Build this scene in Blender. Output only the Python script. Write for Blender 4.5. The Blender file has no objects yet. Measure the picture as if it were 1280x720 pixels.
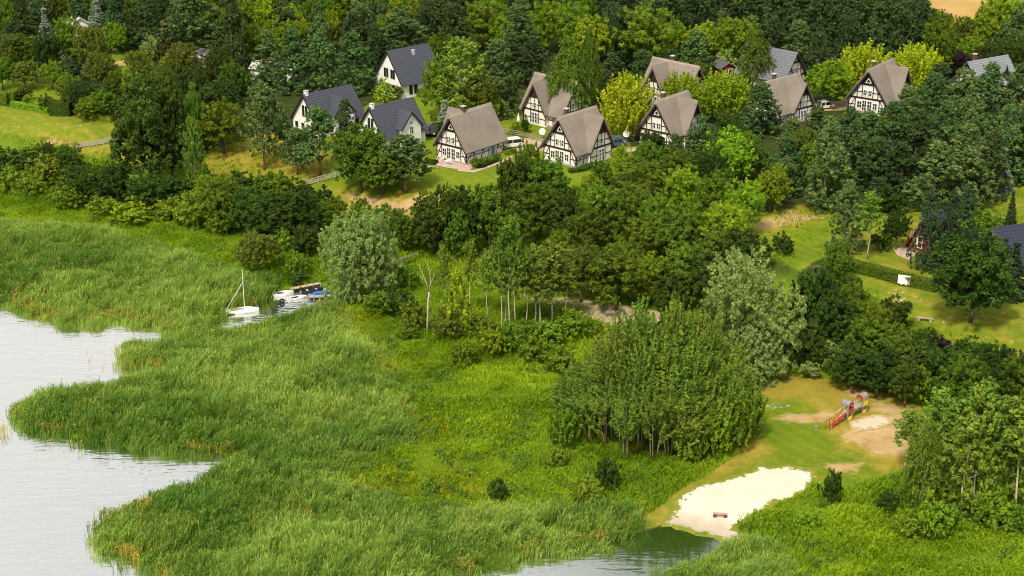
import bpy, bmesh, math, random
import numpy as np
from mathutils import Vector, Matrix
from mathutils.geometry import delaunay_2d_cdt

R = math.radians
SC = bpy.context.scene
COL = SC.collection
rs = np.random.RandomState(11)
random.seed(11)

# ------------------------------------------------------------------ camera
CAM_H, PITCH, FPX = 92.0, R(21.2), 2100.0
cam_d = bpy.data.cameras.new('camera')
cam_d.sensor_width = 36.0
cam_d.lens = 36.0 * FPX / 1280.0
cam_d.clip_start = 1.0
cam_d.clip_end = 9000.0
cam = bpy.data.objects.new('camera', cam_d)
cam.location = (0, 0, CAM_H)
cam.rotation_euler = (math.pi / 2 - PITCH, 0, 0)
COL.objects.link(cam)
SC.camera = cam
CP, SP = math.cos(PITCH), math.sin(PITCH)


def ray(px, py):
    xc, yc = (px - 640) / FPX, -(py - 360) / FPX
    return np.array([xc, CP + yc * SP, -SP + yc * CP])


def flat(px, py, z=0.0):
    d = ray(px, py)
    t = (z - CAM_H) / d[2]
    return d[0] * t, d[1] * t


def project(p):
    x, y, z = p[0], p[1], p[2] - CAM_H
    dep = y * CP - z * SP
    up = y * SP + z * CP
    return 640 + FPX * x / dep, 360 - FPX * up / dep, dep


def fpoly(pts, z=0.0):
    return np.array([flat(a, b, z) for a, b in pts])


# ------------------------------------------------------------------ numeric helpers
def sdist(X, Y, poly):
    """signed distance to a closed polygon, positive inside"""
    P = np.stack([X.ravel(), Y.ravel()], 1)
    d2 = np.full(len(P), 1e18)
    ins = np.zeros(len(P), bool)
    n = len(poly)
    for i in range(n):
        a, b = poly[i], poly[(i + 1) % n]
        e = b - a
        w = P - a
        t = np.clip((w @ e) / max(e @ e, 1e-9), 0, 1)
        q = w - t[:, None] * e
        d2 = np.minimum(d2, (q * q).sum(1))
        c = (a[1] > P[:, 1]) != (b[1] > P[:, 1])
        if abs(e[1]) > 1e-9:
            ins ^= c & (P[:, 0] < a[0] + (P[:, 1] - a[1]) * e[0] / e[1])
    d = np.sqrt(d2)
    return np.where(ins, d, -d).reshape(X.shape)


def sstep(a, b, x):
    t = np.clip((x - a) / (b - a), 0, 1)
    return t * t * (3 - 2 * t)


def dlake(X, Y):
    return np.maximum(sdist(X, Y, LAKE), sdist(X, Y, INLET))


_ng = np.random.RandomState(5).rand(256, 256)


def vnoise(x, y, s):
    x, y = np.asarray(x) / s + 57.3, np.asarray(y) / s + 31.7
    i, j = np.floor(x).astype(int), np.floor(y).astype(int)
    f, g = x - i, y - j
    f, g = f * f * (3 - 2 * f), g * g * (3 - 2 * g)
    A = _ng[i % 256, j % 256]; B = _ng[(i + 1) % 256, j % 256]
    C = _ng[i % 256, (j + 1) % 256]; D = _ng[(i + 1) % 256, (j + 1) % 256]
    return (A * (1 - f) + B * f) * (1 - g) + (C * (1 - f) + D * f) * g


def fbm(x, y, s, o=3):
    v, a, t = 0, 1.0, 0
    for k in range(o):
        v = v + a * vnoise(x, y, s / 2 ** k); t += a; a *= .5
    return v / t


# ------------------------------------------------------------------ the lie of the land
LAKE_PX = [(-700, 352), (-60, 368), (10, 376), (36, 389), (60, 393), (85, 402), (104, 398), (116, 406), (135, 396), (150, 395), (172, 401), (190, 400), (206, 409),
           (214, 420), (204, 434), (190, 448), (198, 468), (193, 476), (150, 484), (100, 496), (70, 498), (45, 505), (20, 513), (24, 525), (60, 539),
           (86, 540), (112, 548), (145, 551), (170, 558), (200, 556), (232, 562), (300, 568), (288, 592), (242, 610), (186, 632), (150, 648),
           (138, 656), (126, 660), (136, 676), (130, 690), (165, 696), (190, 704), (213, 722), (205, 860), (560, 860), (562, 716), (600, 710),
           (640, 700), (662, 692), (690, 684), (725, 682), (760, 676), (780, 666), (800, 660), (832, 652), (870, 662), (912, 673), (922, 681), (880, 702),
           (850, 717), (820, 736), (800, 860), (800, 1300), (-900, 1300)]
LAKE = fpoly(LAKE_PX)
INLET = fpoly([(262, 410), (280, 396), (300, 387), (335, 371), (352, 363), (405, 355), (416, 366), (414, 377), (385, 390), (335, 403), (295, 413), (268, 414)])
BANK = fpoly([(-600, 150), (-200, 188), (0, 212), (150, 242), (300, 268), (430, 292), (520, 312), (620, 318), (700, 335), (850, 375),
              (1000, 425), (1080, 468), (1150, 492), (1280, 525), (1500, 580), (1800, 640)])
_bk = np.vstack([BANK, [[900, 300], [900, 1500], [-900, 1500], [-900, BANK[0][1]]]])


def axis(lo, hi, step, far_lo, far_hi):
    core = np.arange(lo, hi + step / 2, step)
    k = np.array([2, 5, 11, 25, 60, 140, 320, 700, 1500, 3500.0])
    return np.concatenate([lo - k[::-1][k[::-1] <= far_lo], core, hi + k[k <= far_hi]])


GX = axis(-150, 160, .8, 3500, 3500)
GY = axis(140, 560, .8, 1500, 3500)
MX, MY = np.meshgrid(GX, GY)
d_lake = dlake(MX, MY) + (fbm(MX, MY, 3.5, 3) - .5) * 1.6
d_bank = sdist(MX, MY, _bk)
HZ = .12 + .5 * sstep(0, 8, -d_lake) + .5 * sstep(6, 30, -d_lake)
HZ = np.where(d_lake > 0, .12 - 1.6 * sstep(0, 5, d_lake), HZ)
HZ = HZ + 5.2 * sstep(-3, 13, d_bank) + .018 * np.clip(d_bank, 0, 150)
HZ = HZ + .5 * (fbm(MX, MY, 18) - .5) * sstep(2, 10, -d_lake)
HZ = HZ + 14 * sstep(600, 3000, MY) * 0


def Hf(x, y):
    x = np.atleast_1d(np.asarray(x, float)); y = np.atleast_1d(np.asarray(y, float))
    i = np.clip(np.searchsorted(GX, x) - 1, 0, len(GX) - 2)
    j = np.clip(np.searchsorted(GY, y) - 1, 0, len(GY) - 2)
    f = np.clip((x - GX[i]) / (GX[i + 1] - GX[i]), 0, 1); g = np.clip((y - GY[j]) / (GY[j + 1] - GY[j]), 0, 1)
    return (HZ[j, i] * (1 - f) + HZ[j, i + 1] * f) * (1 - g) + (HZ[j + 1, i] * (1 - f) + HZ[j + 1, i + 1] * f) * g


def at(px, py, dz=0.0):
    z = 3.0
    for _ in range(14):
        x, y = flat(px, py, z + dz)
        z = .5 * z + .5 * float(Hf(x, y)[0])
    return x, y, z


def pxpoly(pts):
    return np.array([at(a, b)[:2] for a, b in pts])


# ------------------------------------------------------------------ mesh helpers
class MB:
    def __init__(s):
        s.v, s.f = [], []

    def add(s, vs, fs):
        o = len(s.v)
        s.v += [tuple(v) for v in vs]
        s.f += [tuple(i + o for i in f) for f in fs]
        return s

    def box(s, c, d, m=None):
        hx, hy, hz = d[0] / 2, d[1] / 2, d[2] / 2
        vs = [Vector((x, y, z)) for z in (-hz, hz) for x, y in ((-hx, -hy), (hx, -hy), (hx, hy), (-hx, hy))]
        c = Vector(c)
        vs = [(m @ v if m else v) + c for v in vs]
        return s.add(vs, [(3, 2, 1, 0), (4, 5, 6, 7), (0, 1, 5, 4), (1, 2, 6, 5), (2, 3, 7, 6), (3, 0, 4, 7)])

    def bar(s, p, q, w, h=None):
        p, q = Vector(p), Vector(q)
        d = q - p
        m = d.to_track_quat('Z', 'Y').to_matrix()
        return s.box((p + q) / 2, (w, h or w, d.length), m)

    def tube(s, pts, rad, n=7, cap=True):
        pts = [Vector(p) for p in pts]
        if not hasattr(rad, '__len__'):
            rad = [rad] * len(pts)
        vs, fs = [], []
        for i, p in enumerate(pts):
            d = (pts[min(i + 1, len(pts) - 1)] - pts[max(i - 1, 0)]).normalized()
            a = d.orthogonal().normalized() if i == 0 else (a - d * a.dot(d)).normalized()
            b = d.cross(a)
            for k in range(n):
                t = 2 * math.pi * k / n
                vs.append(p + (a * math.cos(t) + b * math.sin(t)) * rad[i])
        for i in range(len(pts) - 1):
            for k in range(n):
                fs.append((i * n + k, i * n + (k + 1) % n, (i + 1) * n + (k + 1) % n, (i + 1) * n + k))
        if cap:
            fs.append(tuple(range(n - 1, -1, -1))); fs.append(tuple((len(pts) - 1) * n + k for k in range(n)))
        return s.add(vs, fs)

    def prism(s, poly, ax, a0, a1):
        """extrude a 2-D polygon along axis ax ('x' -> poly is (y,z); 'y' -> (x,z); 'z' -> (x,y))"""
        def P(u, v, a):
            return {'x': (a, u, v), 'y': (u, a, v), 'z': (u, v, a)}[ax]
        n = len(poly)
        vs = [P(u, v, a0) for u, v in poly] + [P(u, v, a1) for u, v in poly]
        fs = [tuple(range(n)), tuple(range(2 * n - 1, n - 1, -1))]
        fs += [(i + n, (i + 1) % n + n, (i + 1) % n, i) for i in range(n)]
        return s.add(vs, fs)

    def disc(s, c, r, nrm, n=14, th=.03):
        nrm = Vector(nrm).normalized(); c = Vector(c)
        return s.tube([c - nrm * th / 2, c + nrm * th / 2], r, n)

    def build(s, name, mat, parent=None, bevel=0.0, smooth=False):
        me = bpy.data.meshes.new(name)
        me.from_pydata(s.v, [], s.f)
        bm = bmesh.new(); bm.from_mesh(me)
        bmesh.ops.recalc_face_normals(bm, faces=bm.faces)
        if bevel:
            bmesh.ops.bevel(bm, geom=[e for e in bm.edges if len(e.link_faces) == 2 and e.calc_face_angle(0) > .5], offset=bevel, segments=2, affect='EDGES', clamp_overlap=True)
        bm.to_mesh(me); bm.free()
        if smooth:
            for p in me.polygons:
                p.use_smooth = True
        me.materials.append(mat)
        o = bpy.data.objects.new(name, me)
        COL.objects.link(o)
        if parent:
            o.parent = parent
        return o


def np_mesh(name, V, F, mat, tint=None, attrs=None):
    me = bpy.data.meshes.new(name)
    k = F.shape[1]
    me.vertices.add(len(V)); me.vertices.foreach_set('co', np.ascontiguousarray(V, np.float32).ravel())
    me.loops.add(F.size); me.loops.foreach_set('vertex_index', np.ascontiguousarray(F, np.int32).ravel())
    me.polygons.add(len(F)); me.polygons.foreach_set('loop_start', np.arange(0, F.size, k, dtype=np.int32))
    if mat:
        me.materials.append(mat)
    if tint is not None:
        a = me.attributes.new('tint', 'FLOAT', 'FACE'); a.data.foreach_set('value', np.ascontiguousarray(tint, np.float32))
    for nm, arr in (attrs or {}).items():
        a = me.attributes.new(nm, 'FLOAT', 'POINT'); a.data.foreach_set('value', np.ascontiguousarray(arr, np.float32).ravel())
    me.update(calc_edges=True)
    return me


def link(o, parent=None):
    COL.objects.link(o)
    if parent:
        o.parent = parent
    return o


def tag(o, label=None, cat=None, group=None, kind=None):
    if label: o['label'] = label
    if cat: o['category'] = cat
    if group: o['group'] = group
    if kind: o['kind'] = kind
    return o


def empty(name, loc, rz=0.0):
    o = bpy.data.objects.new(name, None)
    o.empty_display_size = .5
    o.location = loc; o.rotation_euler = (0, 0, rz)
    COL.objects.link(o)
    return o


def copy_tree(o, parent=None):
    c = o.copy(); COL.objects.link(c); c.parent = parent
    for ch in list(o.children):
        copy_tree(ch, c)
    return c


# ------------------------------------------------------------------ materials
def nodes(name):
    m = bpy.data.materials.new(name); m.use_nodes = True
    nt = m.node_tree; nt.nodes.clear()
    out = nt.nodes.new('ShaderNodeOutputMaterial')
    return m, nt, out


def N(nt, typ, **kw):
    n = nt.nodes.new('ShaderNode' + typ)
    for k, v in kw.items():
        if k.startswith('i_'):
            n.inputs[k[2:].replace('_', ' ')].default_value = v
        else:
            setattr(n, k, v)
    return n


def mixc(nt, fac, a, b, mode='MIX'):
    n = nt.nodes.new('ShaderNodeMix'); n.data_type = 'RGBA'; n.blend_type = mode
    for sock, v in ((n.inputs[0], fac), (n.inputs[6], a), (n.inputs[7], b)):
        if hasattr(v, 'is_linked') or hasattr(v, 'links'):
            nt.links.new(v, sock)
        else:
            sock.default_value = v if not isinstance(v, tuple) or len(v) == 4 else (*v, 1)
    return n.outputs[2]


def math_(nt, op, a, b=None, c=None, clamp=False):
    n = nt.nodes.new('ShaderNodeMath'); n.operation = op; n.use_clamp = clamp
    for i, v in enumerate((a, b, c)):
        if v is None: continue
        if hasattr(v, 'links'): nt.links.new(v, n.inputs[i])
        else: n.inputs[i].default_value = v
    return n.outputs[0]


def noise(nt, vec, scale, detail=3.0, rough=.55):
    n = N(nt, 'TexNoise'); n.inputs['Scale'].default_value = scale; n.inputs['Detail'].default_value = detail; n.inputs['Roughness'].default_value = rough
    if vec is not None: nt.links.new(vec, n.inputs['Vector'])
    return n.outputs['Fac']


def bump(nt, h, strength=.3, dist=.05):
    b = N(nt, 'Bump'); b.inputs['Strength'].default_value = strength; b.inputs['Distance'].default_value = dist
    nt.links.new(h, b.inputs['Height'])
    return b.outputs['Normal']


def plain(name, c, rough=.6, var=.12, scale=3.0, metallic=0.0, bmp=0.0, spec=.4, c2=None):
    m, nt, out = nodes(name)
    p = N(nt, 'BsdfPrincipled'); p.inputs['Roughness'].default_value = rough; p.inputs['Metallic'].default_value = metallic
    p.inputs['Specular IOR Level'].default_value = spec
    tc = N(nt, 'TexCoord').outputs['Object']
    f = noise(nt, tc, scale, 4)
    lo = c2 or tuple(x * (1 - var * 2) for x in c)
    ramp = math_(nt, 'MULTIPLY_ADD', f, 2.2, -.6, clamp=True)
    nt.links.new(mixc(nt, ramp, lo, tuple(min(1, x * (1 + var)) for x in c)), p.inputs['Base Color'])
    if bmp:
        nt.links.new(bump(nt, noise(nt, tc, scale * 6, 3), bmp), p.inputs['Normal'])
    nt.links.new(p.outputs[0], out.inputs[0])
    return m


LEAFGAIN = 1.35


def leafmat(name, c1, c2, trans=.24, hue=.02, val=.22, rough=.6, spec=.14, dry=None):
    c1, c2 = [tuple(min(.8, c * LEAFGAIN * w) for c, w in zip(k, (1.10, 1.0, .85))) for k in (c1, c2)]
    m, nt, out = nodes(name)
    at_ = N(nt, 'Attribute'); at_.attribute_name = 'tint'
    oi = N(nt, 'ObjectInfo')
    col = mixc(nt, at_.outputs['Fac'], c1, c2)
    hs = N(nt, 'HueSaturation')
    r = oi.outputs['Random']
    nt.links.new(math_(nt, 'MULTIPLY_ADD', r, 2 * hue, .5 - hue), hs.inputs['Hue'])
    r2 = math_(nt, 'FRACT', math_(nt, 'MULTIPLY', r, 7.31))
    nt.links.new(math_(nt, 'MULTIPLY_ADD', r2, 2 * val, 1 - val), hs.inputs['Value'])
    nt.links.new(col, hs.inputs['Color'])
    p = N(nt, 'BsdfPrincipled'); p.inputs['Roughness'].default_value = rough; p.inputs['Specular IOR Level'].default_value = spec
    nt.links.new(hs.outputs[0], p.inputs['Base Color'])
    t = N(nt, 'BsdfTranslucent')
    nt.links.new(mixc(nt, 1.0, hs.outputs[0], (1.15, 1.25, .5), 'MULTIPLY'), t.inputs['Color'])
    mx = N(nt, 'MixShader'); mx.inputs[0].default_value = trans
    nt.links.new(p.outputs[0], mx.inputs[1]); nt.links.new(t.outputs[0], mx.inputs[2])
    nt.links.new(mx.outputs[0], out.inputs[0])
    return m


LEAF = {
    'oak': leafmat('oak_leaf', (.022, .054, .005), (.105, .178, .015)),
    'green': leafmat('green_leaf', (.038, .085, .006), (.140, .225, .016)),
    'lime': leafmat('lime_leaf', (.060, .130, .006), (.200, .310, .015)),
    'golden': leafmat('golden_leaf', (.120, .190, .006), (.330, .400, .015), val=.1),
    'pine': leafmat('pine_needle', (.022, .056, .015), (.105, .182, .058), trans=.16),
    'dpine': leafmat('dark_pine_needle', (.014, .036, .010), (.062, .108, .036), trans=.14),
    'spruce': leafmat('spruce_needle', (.012, .034, .014), (.040, .080, .034), trans=.1),
    'bspruce': leafmat('blue_spruce_needle', (.070, .110, .095), (.200, .270, .230), trans=.1, val=.15),
    'birch': leafmat('birch_leaf', (.040, .095, .010), (.120, .210, .026)),
    'willow': leafmat('willow_leaf', (.095, .160, .048), (.215, .310, .102), val=.06, hue=.008),
    'osier': leafmat('osier_leaf', (.028, .066, .007), (.165, .262, .034), val=.14),
    'aspen': leafmat('aspen_leaf', (.045, .098, .012), (.165, .255, .034)),
    'olive': leafmat('olive_leaf', (.040, .065, .008), (.120, .160, .020)),
    'dark': leafmat('dark_leaf', (.013, .034, .005), (.055, .100, .013)),
    'plum': leafmat('plum_leaf', (.012, .007, .012), (.035, .018, .028), trans=.1),
    'rusty': leafmat('rusty_leaf', (.070, .045, .010), (.200, .120, .020)),
    'hedge': leafmat('hedge_leaf', (.030, .070, .006), (.110, .185, .014)),
}
BARK = plain('bark', (.13, .10, .075), .9, .25, 4)
PBARK = plain('pine_bark', (.28, .15, .085), .9, .25, 3)
WBARK = plain('birch_bark', (.62, .56, .45), .8, .2, 2.5)
ABARK = plain('aspen_bark', (.55, .50, .37), .8, .15, 2.5)
OBARK = plain('osier_bark', (.34, .25, .15), .85, .25, 2)
# ------------------------------------------------------------------ foliage
def norm(a):
    return a / np.maximum(np.linalg.norm(a, axis=-1, keepdims=True), 1e-9)


def sprays(rng, C, A, ln, rd, n, leaf, flatten=1.0, out=.7, aspect=.55, tap=.6):
    """leaf faces: n per spray; a spray starts at C, runs along A for ln, rd thick, thinner towards its tip"""
    k = len(C)
    C = np.repeat(C, n, 0); Ax = np.repeat(norm(A), n, 0)
    L = np.repeat(np.broadcast_to(ln, (k,)), n); Rd = np.repeat(np.broadcast_to(rd, (k,)), n)
    t = rng.rand(k * n) ** .85
    off = norm(rng.randn(k * n, 3)); off -= (off * Ax).sum(1, keepdims=True) * Ax
    off *= np.sqrt(rng.rand(k * n))[:, None]
    prof = (1 - tap * t) * Rd
    P = C + Ax * (L * t)[:, None] + off * prof[:, None] * np.array([1, 1, flatten])
    nr = norm(off * out + Ax * .35 + rng.randn(k * n, 3) * .42 + np.array([0, 0, .25]))
    u = norm(np.cross(nr, rng.randn(k * n, 3)))
    v = np.cross(nr, u)
    s = leaf * (.6 + .8 * rng.rand(k * n))[:, None]
    V = np.stack([P - u * s, P + v * s * aspect, P + u * s, P - v * s * aspect], 1).reshape(-1, 3)
    F = np.arange(4 * k * n).reshape(-1, 4)
    tint = np.clip(np.repeat(rng.rand(k), n) * .6 + rng.rand(k * n) * .45 - .03, 0, 1)
    return V, F, tint


def shell(rng, n, lo=.55, up=-.55):
    d = norm(rng.randn(n * 3, 3))
    d = d[d[:, 2] > up][:n]
    r = lo + (1 - lo) * rng.rand(len(d)) ** .5
    return d, r


def crown_round(rng, H, W, base, nl, ns, n, leaf, rl=.45, jit=.35, up=.35, rs_=(.45, .8), ls=(.5, 1.0), box=0.0):
    """round crown made of lobes, each lobe set with sprays; base: crown bottom as a share of H"""
    zc = H * (base + 1) / 2; hz = H * (1 - base) / 2; hr = W / 2
    d, r = shell(rng, nl, .35, -.75 if not box else -.93)
    nl = len(d)
    if box:                                                 # fuller shoulders and skirts than an ellipsoid
        zz = np.abs(d[:, 2])
        d[:, :2] *= ((1 - zz ** box) ** (1 / box) / np.sqrt(np.maximum(1e-3, 1 - zz ** 2)))[:, None]
    lc = d * (r * (1 - rl * .8))[:, None] * np.array([hr, hr, hz]) + np.array([0, 0, zc])
    lr = rl * (.7 + .6 * rng.rand(nl)) * min(hr, hz * 1.1)
    which = rng.randint(0, nl, ns)
    dd, rr = shell(rng, ns, .75, -.6)
    which = which[:len(dd)]
    C = lc[which] + dd * (lr[which] * rr)[:, None]
    A = dd + rng.randn(len(dd), 3) * jit + np.array([0, 0, up])
    ln = ls[0] + (ls[1] - ls[0]) * rng.rand(len(dd)); rd = rs_[0] + (rs_[1] - rs_[0]) * rng.rand(len(dd))
    return sprays(rng, C, A, ln, rd, n, leaf)


def crown_puff(rng, H, W, base, nl, ns, n, leaf, pw=.62, lsz=.15, up=.55, ls=(.4, .8), rs_=(.3, .5)):
    """tapering crown of many rounded upturned puffs"""
    f = rng.rand(nl) ** 1.05
    R_ = W / 2 * (1 - f) ** pw * np.minimum(1, (f + .10) / .22) ** .5
    a = rng.rand(nl) * 6.283
    q = np.sqrt(rng.rand(nl)) * .55 + .45
    lr = W * lsz * (.7 + .6 * rng.rand(nl)) * (1 - .45 * f)
    rr = np.maximum(0, R_ * q * (.85 + .3 * rng.rand(nl)) - lr * .6)
    lc = np.stack([np.cos(a) * rr, np.sin(a) * rr, H * (base + (1 - base) * f * .95)], 1)
    lc = np.vstack([lc, [[0, 0, H * (.93)]]]); lr = np.append(lr, W * .055)
    which = rng.randint(0, len(lc), ns)
    dd, sh = shell(rng, ns, .7, -.7)
    which = which[:len(dd)]
    C = lc[which] + dd * (lr[which] * sh)[:, None] * np.array([1, 1, .72])
    A = dd + rng.randn(len(dd), 3) * .3 + np.array([0, 0, up])
    return sprays(rng, C, A, ls[0] + (ls[1] - ls[0]) * rng.rand(len(dd)), rs_[0] + (rs_[1] - rs_[0]) * rng.rand(len(dd)), n, leaf)


def crown_cone(rng, H, W, base, layers, per, n, leaf, droop=-.25, rag=.25, pw=.9, rd=.4):
    Cs, As, Ls = [], [], []
    for i in range(layers):
        f = (i + rng.rand() * .6) / layers
        z = H * (base + (1 - base) * f)
        R_ = W / 2 * (1 - f) ** pw
        m = max(4, int(per * (1 - f * .75)))
        for k in range(m):
            a = rng.rand() * 6.283
            rr = R_ * (1 - rag * rng.rand())
            l = max(.5, rr * .62)
            d = np.array([math.cos(a), math.sin(a), 0])
            Cs.append(d * (rr - l) + [0, 0, z]); As.append(d + [0, 0, droop + .2 * rng.randn() * .5]); Ls.append(l)
    Cs.append(np.array([0, 0, H * .93])); As.append(np.array([0, 0, 1.])); Ls.append(H * .07)
    return sprays(rng, np.array(Cs), np.array(As), np.array(Ls), rd, n, leaf, flatten=.6)


def crown_spiky(rng, H, W, base, ns, n, leaf, ln=(1.2, 2.2), rd=.3, upw=1.1, low=.25):
    """upright shoots all over a round crown"""
    zc = H * (base + .95) / 2; hz = H * (.9 - base) / 2; hr = W / 2 * .86
    d, r = shell(rng, ns, low, -.8)
    C = d * r[:, None] * np.array([hr, hr, hz]) + np.array([0, 0, zc])
    l = ln[0] + (ln[1] - ln[0]) * rng.rand(len(d))
    C = C - np.array([0, 0, 1]) * (l * .4)[:, None]
    A = d * .55 * np.array([1, 1, .3]) + rng.randn(len(d), 3) * .22 + np.array([0, 0, upw])
    return sprays(rng, C, A, l, rd, n, leaf, tap=.75)


def crown_weep(rng, H, W, base, ns, n, leaf, ln=(1.0, 2.2), rd=.32):
    """tall soft crown of hanging strands"""
    f = rng.rand(ns) ** .8
    a = rng.rand(ns) * 6.283
    prof = np.sin(np.clip(f * .93 + .07, 0, 1) ** .75 * math.pi) ** .75
    rr = W / 2 * prof * (.45 + .55 * rng.rand(ns) ** .5)
    lob = 1 + .28 * np.sin(a * 3 + f * 9) + .15 * np.sin(a * 5 - f * 14)
    C = np.stack([np.cos(a) * rr * lob, np.sin(a) * rr * lob, H * (base + (1 - base) * f)], 1)
    A = np.stack([np.cos(a) * .5, np.sin(a) * .5, -.9 + 1.6 * (f > .93)], 1) + rng.randn(ns, 3) * .2
    l = ln[0] + (ln[1] - ln[0]) * rng.rand(ns)
    l = np.where(f > .93, .8, l)
    return sprays(rng, C, A, l, rd, n, leaf, tap=.6)


def crown_tuft(rng, H, W, base, tiers, per, n, leaf):
    """pine: irregular limbs carrying upturned rounded tufts"""
    Cs, As, Ls, Rd = [], [], [], []
    for i in range(tiers):
        f = (i + .8 * rng.rand()) / tiers
        z = H * (base + (1 - base) * f * .93)
        R_ = W / 2 * (math.sin(min(1, (f * .8 + .2)) * math.pi) ** .55) * (.75 + .35 * rng.rand())
        m = max(3, int(per * (R_ / (W / 2)) + .5))
        a0 = rng.rand() * 6.28
        for k in range(m):
            a = a0 + 6.283 * k / m + rng.randn() * .25
            tip = R_ * (.7 + .4 * rng.rand())
            d = np.array([math.cos(a), math.sin(a), .12])
            for q in np.arange(tip, tip * .3, -.75):
                c = d * q + [0, 0, z] + rng.randn(3) * .18
                for _ in range(2):
                    Cs.append(c + rng.randn(3) * .22); As.append(np.array([math.cos(a) * .7, math.sin(a) * .7, .75]) + rng.randn(3) * .3)
                    Ls.append(.5 + .45 * rng.rand()); Rd.append(.34 + .2 * rng.rand())
    for _ in range(5):
        Cs.append(np.array([0, 0, H * .92]) + rng.randn(3) * .35); As.append(np.array([0, 0, 1.]) + rng.randn(3) * .2); Ls.append(.8); Rd.append(.35)
    return sprays(rng, np.array(Cs), np.array(As), np.array(Ls), np.array(Rd), n, leaf, tap=.5)


def trunk_mesh(rng, H, top, r, mat, limbs=6, spread=2.0, lo=.35, bend=.25, name='trunk', stems=1):
    mb = MB()
    for s_ in range(stems - 1):
        a = rng.rand() * 6.283; q = [(math.cos(a) * .35, math.sin(a) * .35, -.3)]
        for i in range(1, 5): q.append((q[-1][0] + math.cos(a) * .16 + rng.randn() * .12, q[-1][1] + math.sin(a) * .16 + rng.randn() * .12, top * .8 * i / 4))
        mb.tube(q, [r, r * .9, r * .75, r * .55, r * .3], 6)
    pts = [(0, 0, -.3)]
    x = y = 0
    for i in range(1, 7):
        x += rng.randn() * bend * .5; y += rng.randn() * bend * .5
        pts.append((x, y, top * i / 6))
    rad = [r * 1.25] + [r * (1 - .82 * i / 6) for i in range(1, 7)]
    mb.tube(pts, rad, 7)
    for k in range(limbs):
        f = lo + (.95 - lo) * (k + rng.rand()) / limbs
        j = min(5, int(f * 6))
        g = f * 6 - j
        p = Vector(pts[j]).lerp(Vector(pts[j + 1]), g)
        a = rng.rand() * 6.283
        l = spread * (1.1 - f * .7)
        q = p + Vector((math.cos(a) * l * .5, math.sin(a) * l * .5, l * .35))
        e = p + Vector((math.cos(a) * l, math.sin(a) * l, l * .85))
        rr = r * (1 - .8 * f) * .55
        mb.tube([p, q, e], [rr, rr * .65, rr * .2], 5)
    me = bpy.data.meshes.new(name)
    me.from_pydata(mb.v, [], mb.f); me.materials.append(mat)
    for pl in me.polygons: pl.use_smooth = True
    return me


PROTO = {}


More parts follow.
